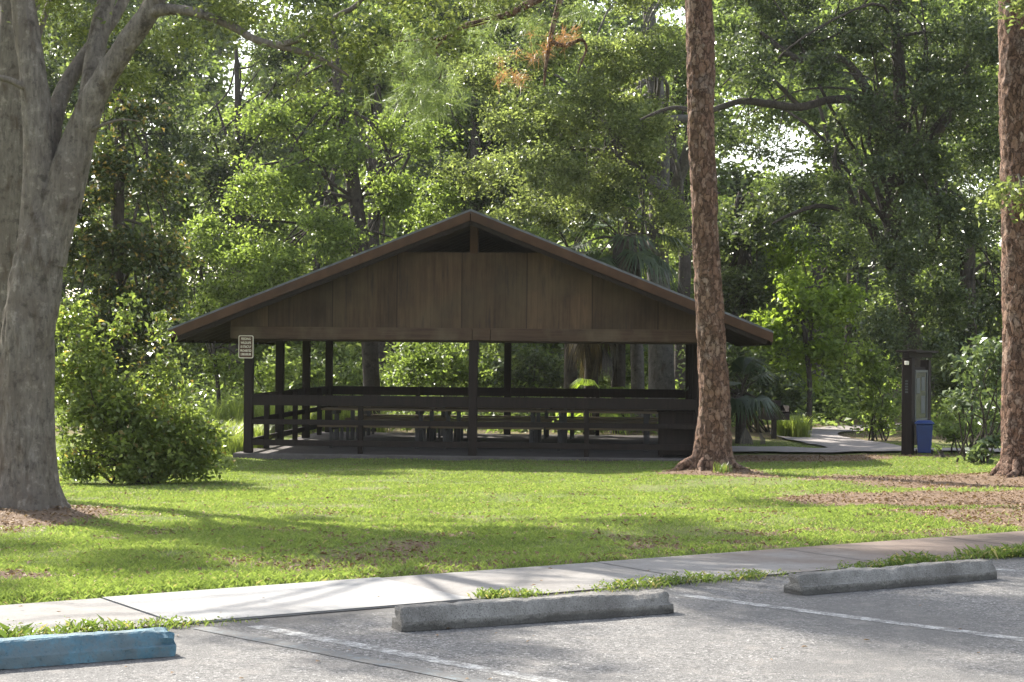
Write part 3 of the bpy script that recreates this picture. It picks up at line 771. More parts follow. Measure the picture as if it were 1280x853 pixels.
def make_tree(name, label, cat, base, top_pts, rads, clumps, leaf, bark, n_dens, size, sr=.4, per=26, group=None, limbs=14,
              asp=.5, shell=.5, flat=.55, seg=12, extra=None, rough=.5, lr=.28, flare=(.3, .35, 5)):
    """base (x,y); top_pts: world points of the trunk line above the base"""
    x, y = base; z = gz(x, y)
    root = empty(name, (x, y, z), 0, label, cat, group); r0 = np.array((x, y, z))
    L = Limbs(); pts = [np.array((x, y, z - .15))] + [np.array(p) for p in top_pts]
    L.add([p - r0 for p in pts], rads, seg=seg, sub=7, bumps=.06, flare=flare)
    pos, N, sc = sprays(clumps, n_dens, sr, per, shell, flat, rough)
    if limbs:
        pick = sc[rng.choice(len(sc), min(limbs, len(sc)), replace=False)]; pick = pick - (pick - np.array(pts[-2])) * .12
        for t in pick:
            k = rng.uniform(.35, 1.0) * (len(pts) - 1); i = min(int(k), len(pts) - 2); s = pts[i] + (pts[i + 1] - pts[i]) * (k - i)
            rr = rads[min(i, len(rads) - 1)] * lr
            limb_to(L, s, t, max(rr, .025), .012, r0)
    if extra: extra(L, r0)
    L.build('trunk', bark, root)
    pos, N = above(pos, N)
    S = size * (.65 + .7 * rng.random(len(pos)))
    leaves_obj('crown', pos - r0, N, S, leaf, root, asp)
    return root

def CL(px, py, D, rx, ry, rz=None, w=1.0):
    """clump from picture position: rx, rz half sizes in picture pixels (width, height), ry half depth in metres"""
    c = P(px, py, D); k = D / FPX
    return ((c.x, c.y, c.z), (rx * k, ry, (rz if rz is not None else rx) * k), w)
def PP(*a): return np.array(P(*a))

# ------------------------------------------------------------------ foreground forked tree at the left
def forked_tree():
    x, y = TREE_L; z = gz(x, y) - .05; D = y
    root = empty('forked_tree', (x, y, z), 0, 'big grey forked broadleaf tree in the left foreground, spreading several smooth limbs', 'tree')
    r0 = np.array((x, y, z)); L = Limbs()
    q = lambda pts: [PP(a, b, d) - r0 for a, b, d in pts]
    L.add([np.array((0, 0, -.15))] + q([(31, 600, D), (32, 520, D), (34, 440, D), (42, 370, D), (52, 310, D), (62, 270, D)]), [.35, .31, .285, .28, .265, .235, .19],
          seg=110, sub=22, bumps=.14, bscale=1.8, flake=.026, flare=(.26, .6, 6), fs=(19, 2.6))
    L.add(q([(40, 380, D), (44, 320, D), (49, 250, D), (48, 180, D), (42, 100, D), (32, 30, D), (20, -60, D), (5, -200, D)]), [.20, .19, .17, .158, .145, .135, .115, .08], seg=64, sub=16, bumps=.12, flake=.014, fs=(22, 3))
    L.add(q([(58, 330, D), (70, 270, D), (84, 215, D), (100, 170, D), (124, 110, D - .1), (158, 55, D - .2), (190, 8, D - .3), (220, -70, D - .5), (250, -200, D - 1)]),
          [.20, .20, .175, .15, .125, .11, .10, .085, .06], seg=64, sub=16, bumps=.13, flake=.014, fs=(22, 3))
    L.add(q([(84, 260, D + .2), (100, 190, D + .4), (112, 120, D + .6), (122, 50, D + .8), (140, -40, D + 1), (150, -180, D + 1.4)]), [.14, .135, .12, .105, .09, .07], seg=20, bumps=.09)
    L.add(q([(62, 230, D + .3), (66, 160, D + .5), (80, 112, D + .7), (108, 68, D + .9), (150, 10, D + 1.2), (190, -80, D + 1.5)]), [.11, .10, .09, .08, .06, .05], seg=16, bumps=.06)
    L.add(q([(185, 14, D - .3), (215, 12, D - .4), (250, 17, D - .5), (290, 33, D - .6), (318, 49, D - .7), (350, 58, D - .8), (390, 69, D - .9), (415, 82, D - 1), (436, 95, D - 1)]),
          [.08, .055, .046, .042, .038, .035, .028, .02, .01], seg=14, bumps=.12)
    L.add(q([(345, 57, D - .8), (372, 50, D - .9), (395, 34, D - 1), (425, 18, D - 1.1), (450, 2, D - 1.2), (500, -60, D - 1.5)]), [.035, .033, .03, .027, .024, .015], seg=10, bumps=.08)
    L.add(q([(44, 118, D), (28, 108, D - .1), (8, 99, D - .15), (-20, 95, D - .2)]), [.045, .04, .035, .03], seg=10)
    L.add(q([(430, -60, D - 2), (300, -150, D - 1.5), (230, -120, D - .8)]), [.03, .05, .07], seg=8)
    L.add(q([(100, 175, D), (120, 160, D - .1), (150, 150, D - .2), (175, 152, D - .2)]), [.03, .02, .014, .006], seg=8)
    cl = [CL(70, 10, D + .6, 60, .8, 22, .6), CL(30, 60, D + 1.4, 30, .5, 30, .5), CL(170, 95, D + 1.4, 50, .6, 38, .7), CL(120, 30, D + 1.5, 40, .5, 30, .7), CL(230, 50, D + .5, 60, .8, 26, .7),
          CL(300, 8, D - .5, 80, 1.0, 26, .7), CL(420, 30, D - 1, 75, .9, 34, .7), CL(380, 110, D - .8, 50, .5, 30, .45), CL(520, 5, D - 1, 80, 1.1, 30, .7), CL(445, 118, D - .8, 30, .5, 26, .5), CL(455, 70, D - .8, 50, .5, 26, .5),
          CL(620, -12, D - .8, 70, 1.0, 26, .8), CL(560, 60, D - .6, 36, .5, 22, .35), CL(250, 110, D + 1.6, 30, .4, 28, .35)]
    # the crown above the picture: unseen clumps added to dapple lawn and lot
    for a in [(-7, 23, 8.6, 2.0, 1.8, 1.2), (-4.5, 19.5, 8.6, 2.2, 2.0, 1.3), (-1.8, 19.2, 8.2, 1.8, 1.6, 1.0), (-3.2, 23, 9.8, 1.7, 1.5, 1.0),
              (-6.4, 17, 7.6, 1.8, 1.5, 1.0), (-8.6, 24.5, 10.5, 2, 2, 1.2), (-5.5, 21, 11, 2.0, 2, 1.2), (.4, 17.6, 8.0, 1.3, 1.2, .7), (-9.6, 16.6, 7.4, 1.6, 1.3, .9), (-10, 19.5, 7.8, 1.5, 1.3, .8), (-4.6, 22.6, 9.2, 1.6, 1.3, .8), (-2.2, 23.6, 8.9, 1.6, 1.2, .7), (-.6, 24.8, 9.4, 1.4, 1.2, .7), (-9.6, 24.6, 9.0, 1.8, 1.6, 1.0), (-7.8, 22.6, 8.4, 1.4, 1.0, .7), (-11.4, 23.2, 8.6, 1.6, 1.2, .8), (-5.8, 24.6, 9.6, 1.3, 1.0, .7), (-9.2, 21.6, 8.2, 1.3, 1.0, .7), (-6.6, 23.4, 9.0, 1.5, 1.0, .7), (.6, 24.2, 8.9, 1.4, 1.0, .7), (-1.4, 22.2, 8.3, 1.3, .9, .6), (-3.4, 21.4, 8.0, 1.2, .9, .6)]:
        k = .72 if a[1] < 20.6 else .88
        cl.append(((a[0], a[1], a[2]), (a[3] * k, a[4] * k, a[5] * k), 2.0))
    pos, N, sc = sprays(cl, 6.5, .30, 42, .35, .6, .6)
    near = rng.choice(len(sc), 64, replace=False)
    hubs = [PP(250, 17, D - .5), PP(320, 50, D - .7), PP(390, 69, D - .9), PP(425, 18, D - 1.1), PP(140, -40, D + 1), PP(220, -70, D - .5), PP(20, -60, D), PP(122, 50, D + .8), PP(190, 8, D - .3), PP(500, -60, D - 1.5), PP(108, 68, D + .9)]
    for t in sc[near]:
        h = min(hubs, key=lambda k: np.linalg.norm(k - t))
        limb_to(L, h, t, .016 if np.linalg.norm(h - t) < 2.5 else .028, .005, r0, seg=6)
    L.build('trunk', M['bark_grey'], root)
    S = .058 * (.65 + .7 * rng.random(len(pos)))
    leaves_obj('crown', pos - r0, N, S, M['oak_leaf'], root, .5)
forked_tree()
_c = PP(6, 560, 22.5)
make_tree('broadleaf_tree', 'straight grey trunk standing just behind the big forked tree at the left edge', 'tree', (_c[0], _c[1]),
          [PP(8, 480, 22.5), PP(10, 300, 22.5), PP(14, 150, 22.5), PP(18, 30, 22.6), PP(10, -120, 23), PP(0, -300, 23)], [.25, .24, .22, .20, .18, .14, .07],
          [((-8.5, 24, 8.5), (2, 2, 1.3)), ((-6.4, 25.5, 9.8), (1.6, 1.6, 1.2)), CL(20, 40, 23.5, 40, .8, 34, .8)], M['oak_leaf'], M['bark_grey'], 5, .085, .33, limbs=10, seg=20)

# ------------------------------------------------------------------ pines
def needle_obj(name, hubs, dirs, mat, parent, r0, per=46, ln=.2, w=.006):
    n = len(hubs) * per; c = np.repeat(hubs, per, 0); d = np.repeat(dirs, per, 0) * .55 + rng.normal(size=(n, 3)) * .55
    d[:, 2] -= .12; d /= np.linalg.norm(d, axis=1)[:, None]
    c = c + rng.normal(size=(n, 3)) * .035
    l = ln * (.6 + .6 * rng.random(n))[:, None]; s = unit(n); s = s - d * np.sum(s * d, 1)[:, None]; s /= np.linalg.norm(s, axis=1)[:, None]
    a = c - s * w; b = c + s * w; t = c + d * l; t[:, 2] -= .12 * l[:, 0]
    V = np.stack([a, b, t], 1).reshape(-1, 3) - r0
    return link(name, mesh_np(name, V, np.arange(len(V), dtype=np.int32).reshape(-1, 3)), mat, parent)
def pine(base, pts, rads, label, crown, roots, bough=False):
    x, y = base; z = gz(x, y) - .04; r0 = np.array((x, y, z))
    root = empty('pine_tree', (x, y, z), 0, label, 'tree'); L = Limbs()
    pts = [np.array((x, y, z - .12))] + pts
    L.add([p - r0 for p in pts], rads, seg=72, sub=26, bumps=.11, bscale=2.6, flake=.024, flare=(.20, .42, 5))
    for ang, ln, r in roots:
        a = R(ang); d = np.array([math.cos(a), math.sin(a), 0]); ps = []
        for k, (f, h) in enumerate(((.1, .42), (.45, .17), (.75, .06), (1.0, -.01), (1.25, -.08))):
            p = d * ln * f + np.array([0, 0, 0]); ps.append(np.array([p[0] + .04 * math.sin(k * 2 + ang), p[1], gz(x + p[0], y + p[1]) - z + h]))
        L.add(ps, [r * 1.05, r * .8, r * .55, r * .4, r * .2], seg=12, sub=6, bumps=.15, bscale=6)
    hubs = []; dirs = []
    for c, r, n in crown:
        c = np.array(c); tgt = c + unit(n) * np.array(r) * (rng.random((n, 1)) ** .5)
        h = [p for p in pts if p[2] < c[2] + 2]; s = h[-1]
        limb_to(L, s, c, .09, .03, r0)
        for t in tgt:
            if rng.random() < .3: limb_to(L, c, t, .03, .01, r0, seg=5)
        hubs.append(tgt); dd = tgt - c; dirs.append(dd / np.linalg.norm(dd, axis=1)[:, None])
    if bough:
        B = lambda l: [PP(*k) - r0 for k in l]
        L.add(B([(862, -420, 28), (820, -300, 27.6), (760, -190, 27.2), (715, -80, 27), (702, -10, 27), (692, 30, 27), (686, 60, 27), (682, 85, 27), (680, 108, 27)]), [.10, .09, .075, .06, .05, .04, .032, .026, .012], seg=10, bumps=.1)
        L.add(B([(690, 52, 27), (702, 57, 27), (716, 54, 27), (727, 50, 26.9), (733, 60, 26.9), (727, 78, 26.9), (722, 92, 26.9)]), [.035, .032, .03, .028, .022, .018, .008], seg=8, bumps=.1)
        L.add(B([(862, -350, 28), (800, -190, 27), (720, -40, 26.4), (655, 8, 26), (630, 20, 26), (600, 28, 26), (578, 34, 26), (560, 46, 26), (530, 50, 26), (490, 52, 26)]), [.10, .085, .07, .06, .055, .05, .04, .03, .022, .01], seg=10, bumps=.1)
        L.add(B([(560, 46, 26), (545, 62, 26), (553, 80, 26), (548, 105, 26)]), [.022, .018, .012, .006], seg=7)
        dh = []
        for (px, py, n, sx, sy) in ((668, 62, 5, 9, 9), (680, 60, 3, 6, 7), (627, 92, 5, 9, 8), (720, 42, 4, 10, 6), (646, 98, 3, 8, 5), (706, 46, 2, 4, 4)):
            for _ in range(n): dh.append(PP(px + rng.normal() * sx, py + rng.normal() * sy, 27 + rng.normal() * .1))
        for i, (px, py, sx, sy, n) in enumerate(((530, 75, 22, 18, 22), (520, 115, 26, 14, 18), (500, 60, 20, 14, 12), (548, 120, 16, 12, 10), (610, 50, 20, 12, 9), (720, 15, 26, 10, 8), (520, 140, 14, 8, 6), (640, 30, 20, 12, 8), (300, 60, 24, 12, 0))):
            for _ in range(n): hubs.append(np.array([PP(px + rng.normal() * sx, py + rng.normal() * sy, 26 + rng.normal() * .3)])); dirs.append(np.array([[rng.normal() * .4, rng.normal() * .4, -.1]]))
        needle_obj('dead_needles', np.array(dh), np.tile([[.0, 0, .35]], (len(dh), 1)), M['dead_needle'], root, r0, 26, .19, .005)
    L.build('trunk', M['bark_pine'], root)
    needle_obj('crown', np.concatenate(hubs), np.concatenate(dirs), M['needle'], root, r0, 40, .25, .0055)
D = PINE_M[1]
pine(PINE_M, [PP(891, 565, D), PP(893, 530, D), PP(893, 490, D), PP(889, 430, D), PP(884, 340, D), PP(880, 250, D), PP(877, 190, D), PP(876, 130, D), PP(876, 60, D), PP(873, 0, D), PP(868, -150, D), PP(862, -420, D), PP(850, -800, D)],
     [.33, .295, .265, .24, .225, .215, .212, .205, .205, .22, .205, .18, .15, .07], 'tall reddish pine in front of the right corner of the pavilion',
     [((2.0, 27.5, 13.5), (2.2, 2.2, 1.2), 60), ((4.2, 29, 14.5), (2.2, 2, 1.2), 60), ((1.5, 29.5, 15.5), (2, 2, 1.2), 60), ((3.2, 28, 17), (2, 2, 1.4), 60), ((5.5, 27, 12.8), (1.6, 1.6, 1), 40), ((-.5, 26.6, 12.2), (1.8, 1.6, .9), 50)],
     [(195, .62, .12), (240, .50, .09), (290, .42, .08), (340, .55, .10), (20, .5, .09), (120, .5, .08), (168, .5, .07)], True)
D = PINE_R[1]
pine(PINE_R, [PP(1285, 570, D), PP(1284, 530, D), PP(1283, 440, D), PP(1281, 330, D), PP(1279, 230, D), PP(1278, 120, D), PP(1277, 0, D), PP(1275, -300, D), PP(1270, -800, D)],
     [.40, .36, .345, .335, .33, .325, .32, .31, .26, .10], 'thick pine with plated bark at the right edge of the lawn',
     [((7.5, 26, 14.5), (2.4, 2.4, 1.4), 70), ((5.6, 27, 13.2), (1.8, 1.8, 1), 50), ((9.5, 27, 14), (2, 2, 1.2), 50), ((7, 25.5, 16.4), (2, 2, 1.4), 50)],
     [(190, .6, .10), (230, .65, .10), (270, .6, .09), (310, .6, .1), (160, .5, .08)])

# ------------------------------------------------------------------ shrubs and middle-distance trees
def shrub(name, label, cat, px, D, clumps, leaf, dens, size, sr=.22, per=24, stems=9, group=None, asp=.5):
    c = PP(px, 560, D); x, y = c[0], c[1]; z = gz(x, y); r0 = np.array((x, y, z))
    root = empty(name, (x, y, z), 0, label, cat, group); L = Limbs()
    pos, N, sc = sprays(clumps, dens, sr, per, .5, .65, .7, False)
    for t in sc[rng.choice(len(sc), min(stems, len(sc)), replace=False)]:
        a = r0 + rng.normal(size=3) * np.array([.15, .15, 0]); a[2] = gz(a[0], a[1]) - .05
        limb_to(L, a, t, .022, .006, r0, sag=.05, seg=6)
    L.build('stems', M['bark_dark'], root)
    pos, N = above(pos, N, .03)
    leaves_obj('foliage', pos - r0, N, size * (.6 + .8 * rng.random(len(pos))), leaf, root, asp)
    return root
D = 25.9
shrub('flowering_shrub', 'rounded leafy green shrub beside the big forked tree, left of the pavilion', 'shrub', 170, D,
      [CL(168, 548, D, 88, .9, 48), CL(125, 505, D + .2, 62, .8, 62), CL(185, 505, D, 60, .8, 50), CL(112, 455, D + .3, 42, .6, 40), CL(228, 545, D, 48, .7, 44), CL(245, 575, D - .1, 34, .6, 26), CL(100, 575, D, 36, .7, 32),
       CL(90, 400, D + .6, 26, .4, 24, .6), CL(145, 410, D + .4, 20, .3, 20, .5), CL(265, 545, D + .2, 22, .4, 36, .6), CL(185, 585, D - .2, 60, .6, 20), CL(205, 458, D, 22, .3, 30, .6), CL(160, 385, D + .4, 12, .15, 26, .8), CL(105, 395, D + .5, 14, .2, 30, .8), CL(200, 415, D + .2, 12, .15, 26, .8), CL(75, 470, D + .2, 20, .3, 50, .8)],
      M['shrub_leaf'], 15, .09, .2, 22, 26)
# tall grass beyond
def grass_tuft(name, label, cat, px, py, D, n, hgt, spread, mat, w=.008, group=None, blades=60):
    c = PP(px, py, D); r0 = np.array([c[0], c[1], gz(c[0], c[1])])
    root = empty(name, r0, 0, label, cat, group)
    b = rng.normal(size=(n, 2)) * np.array(spread); V = []
    k = np.repeat(np.arange(n), blades); m = len(k)
    base = np.stack([b[k, 0] + rng.normal(size=m) * .07, b[k, 1] + rng.normal(size=m) * .07, np.zeros(m)], 1)
    base[:, 2] = terr(base[:, 0] + r0[0], base[:, 1] + r0[1]) - r0[2]
    h = hgt * (.5 + .7 * rng.random(m)); a = rng.random(m) * 6.283; ln = h * (.25 + .5 * rng.random(m))
    dx = np.cos(a) * ln; dy = np.sin(a) * ln; sx = -np.sin(a) * w; sy = np.cos(a) * w
    mid = base + np.stack([dx * .35, dy * .35, h * .65], 1); tip = base + np.stack([dx, dy, h * .95], 1)
    s = np.stack([sx, sy, np.zeros(m)], 1)
    V = np.stack([base - s, base + s, mid + s * .8, tip, mid - s * .8], 1).reshape(-1, 3)
    o = np.arange(m)[:, None] * 5
    F = np.concatenate([o + np.array([[0, 1, 2, 4]])], 0); F2 = o + np.array([[4, 2, 3, 3]])
    me = bpy.data.meshes.new('blades'); me.from_pydata(V.tolist(), [], F.tolist() + [tuple(f[:3]) for f in F2.tolist()])
    link('blades', me, mat, root)
    return root
grass_tuft('tall_grass_clump', 'pale yellow-green clump of tall grass between the shrub and the pavilion corner', 'grass clump', 285, 540, 35.5, 40, .6, (.42, .5), M['tall_grass'], .009)
grass_tuft('tall_grass_clump', 'bright tall grass seen through the left railing of the pavilion', 'grass clump', 350, 530, 44, 46, .8, (1.1, .7), M['tall_grass'], .011)
grass_tuft('tall_grass_clump', 'low green grass tuft beside the post of the barbecue grill', 'grass clump', 985, 540, 43.5, 14, .55, (.25, .25), M['tall_grass'], .010)
grass_tuft('grass_tuft', 'small bright grass tuft at the foot of the middle pine', 'grass clump', 904, 592, 27.5, 3, .17, (.02, .015), M['weed'], .005, blades=36)

T = make_tree
b = lambda px, D: tuple(PP(px, 560, D)[:2])
D = 34.5
T('magnolia_tree', 'dark glossy magnolia with some yellowed leaves, behind the rounded shrub', 'tree', b(140, D), [PP(142, 480, D), PP(146, 350, D), PP(150, 200, D), PP(152, 120, D)], [.17, .15, .13, .09, .04],
  [CL(120, 380, D, 75, 1.3, 70), CL(165, 400, D, 60, 1.2, 60), CL(100, 280, D, 62, 1.1, 60), CL(180, 300, D, 72, 1.2, 60), CL(140, 210, D, 62, 1.0, 58), CL(200, 215, D, 40, .8, 44), CL(165, 140, D, 44, .7, 40), CL(110, 460, D, 70, 1, 50), CL(185, 470, D, 44, 1, 50), CL(205, 350, D, 30, .7, 40)],
  M['dark_leaf'], M['bark_dark'], 5.4, .12, .33, 30, limbs=16)
D = 44.5
T('understory_tree', 'bright young tree between the magnolia and the left end of the roof', 'tree', b(275, D), [PP(272, 480, D), PP(262, 400, D), PP(250, 330, D)], [.06, .05, .04, .02],
  [CL(245, 385, D, 32, .6, 24), CL(285, 455, D, 40, .7, 34), CL(340, 470, D + 2, 34, .6, 44), CL(225, 330, D, 36, .6, 30), CL(290, 390, D + 1, 26, .5, 22)], M['maple_leaf'], M['bark_dark'], 5, .12, .3, 20, limbs=8)
D = 45
T('maple_tree', 'broad bright green maple rising behind the left roof slope, with a leaning grey trunk', 'tree', b(466, D), [PP(464, 470, D), PP(459, 390, D), PP(452, 310, D), PP(443, 240, D), PP(432, 180, D), PP(424, 118, D), PP(415, 30, D)], [.24, .215, .20, .20, .19, .17, .14, .07],
  [CL(330, 330, D - 2, 92, 1.6, 52), CL(270, 300, D - 1.5, 56, 1.2, 52), CL(400, 290, D - 2, 66, 1.3, 46), CL(345, 235, D - 1.6, 70, 1.3, 46), CL(410, 190, D - 1, 62, 1.2, 44), CL(300, 360, D - 1, 60, 1, 34), CL(330, 150, D - .5, 48, 1, 36), CL(480, 240, D, 52, 1.1, 50), CL(500, 320, D + .4, 50, 1, 40), CL(395, 130, D, 52, .9, 36),
   CL(505, 170, D + .5, 52, 1, 44), CL(540, 250, D + 1, 44, 1, 40)], M['maple_leaf'], M['bark_dark'], 3.9, .108, .38, 46, limbs=26)
D = 47.5
def oak_extra(L, r0):
    q = lambda pts: [PP(*p) - r0 for p in pts]
    L.add(q([(822, 330, D), (840, 260, D - 1), (800, 215, D - 2), (750, 190, D - 3), (700, 185, D - 3)]), [.2, .16, .12, .08, .04], seg=10)
    L.add(q([(824, 300, D), (860, 190, D - 1), (880, 155, D - 1.5), (830, 150, D - 2.5), (770, 175, D - 3), (730, 225, D - 3)]), [.2, .16, .12, .10, .06, .03], seg=10)
T('oak_tree', 'large grey-green oak behind the pavilion roof, drooping leaves over the ridge', 'tree', b(828, D), [PP(827, 470, D), PP(824, 380, D), PP(822, 300, D), PP(825, 180, D), PP(815, 60, D), PP(800, -120, D)], [.42, .36, .33, .30, .26, .20, .08],
  [CL(680, 205, D - 4, 76, 1.5, 62), CL(760, 235, D - 3.5, 80, 1.4, 60), CL(640, 270, D - 3, 46, 1.1, 36), CL(720, 140, D - 4, 90, 1.5, 56), CL(800, 160, D - 4, 70, 1.4, 60), CL(650, 150, D - 3, 62, 1.3, 44), CL(770, 70, D - 4, 92, 1.6, 54), CL(680, 60, D - 3, 80, 1.5, 50), CL(840, 260, D - 3, 40, 1, 46), CL(600, 200, D - 1, 56, 1.2, 50),
   CL(830, 60, D - 3.5, 64, 1.4, 52), CL(600, 90, D - 1, 70, 1.3, 50), CL(640, -10, D - 2, 90, 1.5, 40), CL(800, -20, D - 3, 90, 1.5, 40), CL(850, 320, D - 2, 28, .7, 26), CL(705, 270, D - 2.5, 60, 1, 34)],
  M['grey_leaf'], M['bark_pale'], 4.0, .095, .36, 42, limbs=26, extra=oak_extra, shell=.35)
T('slim_tree', 'slim pale trunk just left of the large oak, seen through the pavilion', 'tree', b(796, 45), [PP(797, 470, 45), PP(793, 380, 45), PP(788, 300, 45), PP(782, 240, 45), PP(770, 150, 45)], [.20, .175, .17, .16, .13, .06],
  [CL(760, 120, 45, 60, 1.1, 44), CL(800, 190, 45.5, 40, .9, 36)], M['grey_leaf'], M['bark_pale'], 4, .15, .4, 24, limbs=8)

# palms
def fan(cs, hubs, axes, n=24, R0=.75, spread=200, droop=.35, w=.03):
    """fan leaves -> V; hubs: points, axes: outward directions"""
    V = []
    for h, ax in zip(hubs, axes):
        ax = ax / np.linalg.norm(ax); s = np.cross(ax, np.array([0, 0, 1.0])); s = s / max(1e-6, np.linalg.norm(s)); u = np.cross(s, ax)
        for i in range(n):
            a = R(-spread / 2 + spread * i / (n - 1) + rng.uniform(-3, 3)); d = ax * math.cos(a) + s * math.sin(a)
            l = R0 * (.75 + .35 * math.cos(a)) * rng.uniform(.9, 1.08)
            side = np.cross(d, u); side = side / np.linalg.norm(side) * w
            m_ = h + d * l * .55 + u * .06; t = h + d * l + np.array([0, 0, -droop * l])
            V.append([h, m_ + side, t, m_ - side])
    return np.array(V).reshape(-1, 3)
def palm(name, label, px, D, hgt, trunk_r, nf, R0, skirt, trunk=True, group=None, tilt=0.0, mat='frond'):
    c = PP(px, 560, D); x, y = c[0], c[1]; z = gz(x, y); r0 = np.array((x, y, z)); root = empty(name, (x, y, z), 0, label, 'palm', group)
    top = np.array([tilt, 0, hgt]); L = Limbs()
    if trunk: L.add([np.array([0, 0, -.1]), top * .5, top], [trunk_r * 1.15, trunk_r, trunk_r], seg=16, bumps=.12, bscale=5)
    hubs = []; axes = []
    for i in range(nf):
        a = i * 2.4 + rng.uniform(-.2, .2); e = R(rng.uniform(-25, 75)); d = np.array([math.cos(a) * math.cos(e), math.sin(a) * math.cos(e), math.sin(e)])
        pl = R0 * rng.uniform(.9, 1.4); h = top + d * pl; h[2] -= .15 * pl * pl * max(0, math.cos(e))
        if trunk or h[2] > .1: L.add([top, top + d * pl * .5 + np.array([0, 0, .05]), h], [.025, .018, .014], seg=5, sub=3, bumps=0)
        hubs.append(h); axes.append(d * .9 + np.array([0, 0, -.35]))
    L.build('trunk', M['bark_dark'], root)
    V = fan(None, hubs, axes, 24, R0)
    link('fronds', mesh_np('fronds', V, np.arange(len(V), dtype=np.int32).reshape(-1, 4)), M[mat], root)
    if skirt:
        hubs = []; axes = []
        for i in range(skirt):
            a = i * 2.4; k = rng.uniform(0, 1); hubs.append(top + np.array([math.cos(a) * (.25 + .3 * rng.random()), math.sin(a) * (.25 + .3 * rng.random()), -.1 - 1.3 * k])); axes.append(np.array([math.cos(a) * .25, math.sin(a) * .25, -1.0]))
        V = fan(None, hubs, axes, 14, R0 * .85, 46, .25, .018)
        link('dead_fronds', mesh_np('dead_fronds', V, np.arange(len(V), dtype=np.int32).reshape(-1, 4)), M['dead_frond'], root)
palm('cabbage_palm', 'tall cabbage palm with a brown skirt of dead fronds above the right roof slope', 772, 44.2, 4.9, .17, 16, .85, 40)
palm('cabbage_palm', 'cabbage palm with hanging dead fronds showing between the pavilion posts', 738, 44.0, 3.4, .17, 14, .8, 22)
palm('cabbage_palm', 'cabbage palm behind the roof beside the pale slim trunk', 712, 47, 4.7, .17, 15, .85, 30)
palm('palmetto', 'low palmetto with pale sunlit fans above the back railing of the pavilion', 738, 43.4, .9, .1, 9, .55, 0, mat='lime_leaf')
palm('palmetto', 'dark palmetto just right of the middle pine trunk', 926, 40.5, 1.1, .12, 12, .6, 6)

D = 40
def right_extra(L, r0):
    q = lambda pts: [PP(*p) - r0 for p in pts]
    L.add(q([(1116, 330, D), (1095, 290, D - .4), (1070, 262, D - .8), (1058, 225, D - 1), (1044, 205, D - 1.2), (1046, 180, D - 1.2)]), [.13, .10, .075, .06, .05, .02], seg=10, bumps=.14)
    L.add(q([(1075, 270, D - .6), (1050, 262, D - .8), (1020, 258, D - 1), (985, 270, D - 1.2), (965, 280, D - 1.2)]), [.07, .06, .05, .04, .02], seg=8, bumps=.1)
    L.add(q([(1114, 300, D), (1130, 240, D), (1120, 180, D - .5), (1080, 130, D - 1), (1040, 125, D - 1.4), (1000, 134, D - 1.8), (960, 130, D - 2), (925, 127, D - 2.1), (880, 140, D - 2.2), (840, 135, D - 2.2), (800, 150, D - 2.2)]), [.2, .17, .14, .115, .095, .088, .08, .07, .06, .045, .02], seg=14, bumps=.16)
    L.add(q([(1000, 134, D - 1.8), (960, 95, D - 1.8), (930, 85, D - 1.6), (900, 110, D - 1.6)]), [.06, .045, .03, .015], seg=8)
    L.add(q([(1120, 180, D - .5), (1060, 80, D - .6), (1000, 75, D - 1), (950, 40, D - 1)]), [.12, .10, .08, .04], seg=10)
    L.add(q([(1130, 240, D), (1170, 170, D - .6), (1200, 120, D - .8), (1215, 60, D - .8)]), [.15, .12, .10, .05], seg=10)
T('live_oak_tree', 'huge dark live oak on the right, arching one bare limb over the path', 'tree', b(1148, D), [PP(1147, 500, D), PP(1140, 420, D), PP(1124, 340, D), PP(1116, 260, D), PP(1125, 150, D), PP(1120, 20, D), PP(1110, -150, D)], [.27, .22, .20, .19, .18, .16, .13, .06],
  [CL(1130, 60, D, 92, 1.6, 62), CL(1040, 40, D, 92, 1.6, 52), CL(950, 45, D, 72, 1.4, 50), CL(1200, 130, D, 72, 1.4, 80), CL(1150, 210, D - 1.5, 62, 1.2, 66), CL(1090, 160, D - .5, 60, 1.1, 44), CL(1200, 270, D - 1, 60, 1.2, 66), CL(1130, 310, D - 1.6, 52, 1.1, 50), CL(1180, 370, D - 1, 56, 1.1, 54), CL(1110, 395, D - 1.4, 46, .9, 34), CL(1040, 310, D - .5, 46, .8, 30, .6),
   CL(950, 160, D - 1, 50, .9, 26, .5), CL(1230, 40, D, 60, 1.3, 60), CL(1130, -50, D, 120, 2, 60), CL(960, -40, D, 100, 1.8, 60), CL(1240, 210, D, 50, 1, 60), CL(920, 90, D - 1, 40, .9, 40, .6), CL(1010, 190, D, 50, .8, 24, .5), CL(1000, 250, D, 60, .9, 36, .5), CL(950, 80, D - 2.6, 50, .6, 36), CL(1030, 85, D - 2.2, 56, .6, 32), CL(1090, 130, D - 2, 40, .6, 40), CL(900, 165, D - 2, 44, .6, 34, .8), CL(965, 190, D - 2, 40, .5, 30, .6), CL(1050, 235, D - 1.5, 34, .5, 30, .8), CL(1180, 100, D - 2, 60, .7, 60), CL(1220, 60, D - 2, 50, .7, 50), CL(1120, 330, D - 3, 44, .6, 44), CL(1145, 260, D - 3, 44, .6, 40), CL(1110, 410, D - 2.6, 40, .5, 34, .8), CL(1160, 430, D - 2.4, 40, .5, 30, .8), CL(1060, 280, D - 2.4, 36, .5, 30, .7), CL(1090, 210, D - 2.6, 40, .5, 34, .8)],
  M['blue_leaf'], M['bark_dark'], 4.6, .095, .36, 40, limbs=34, extra=right_extra)
D = 47
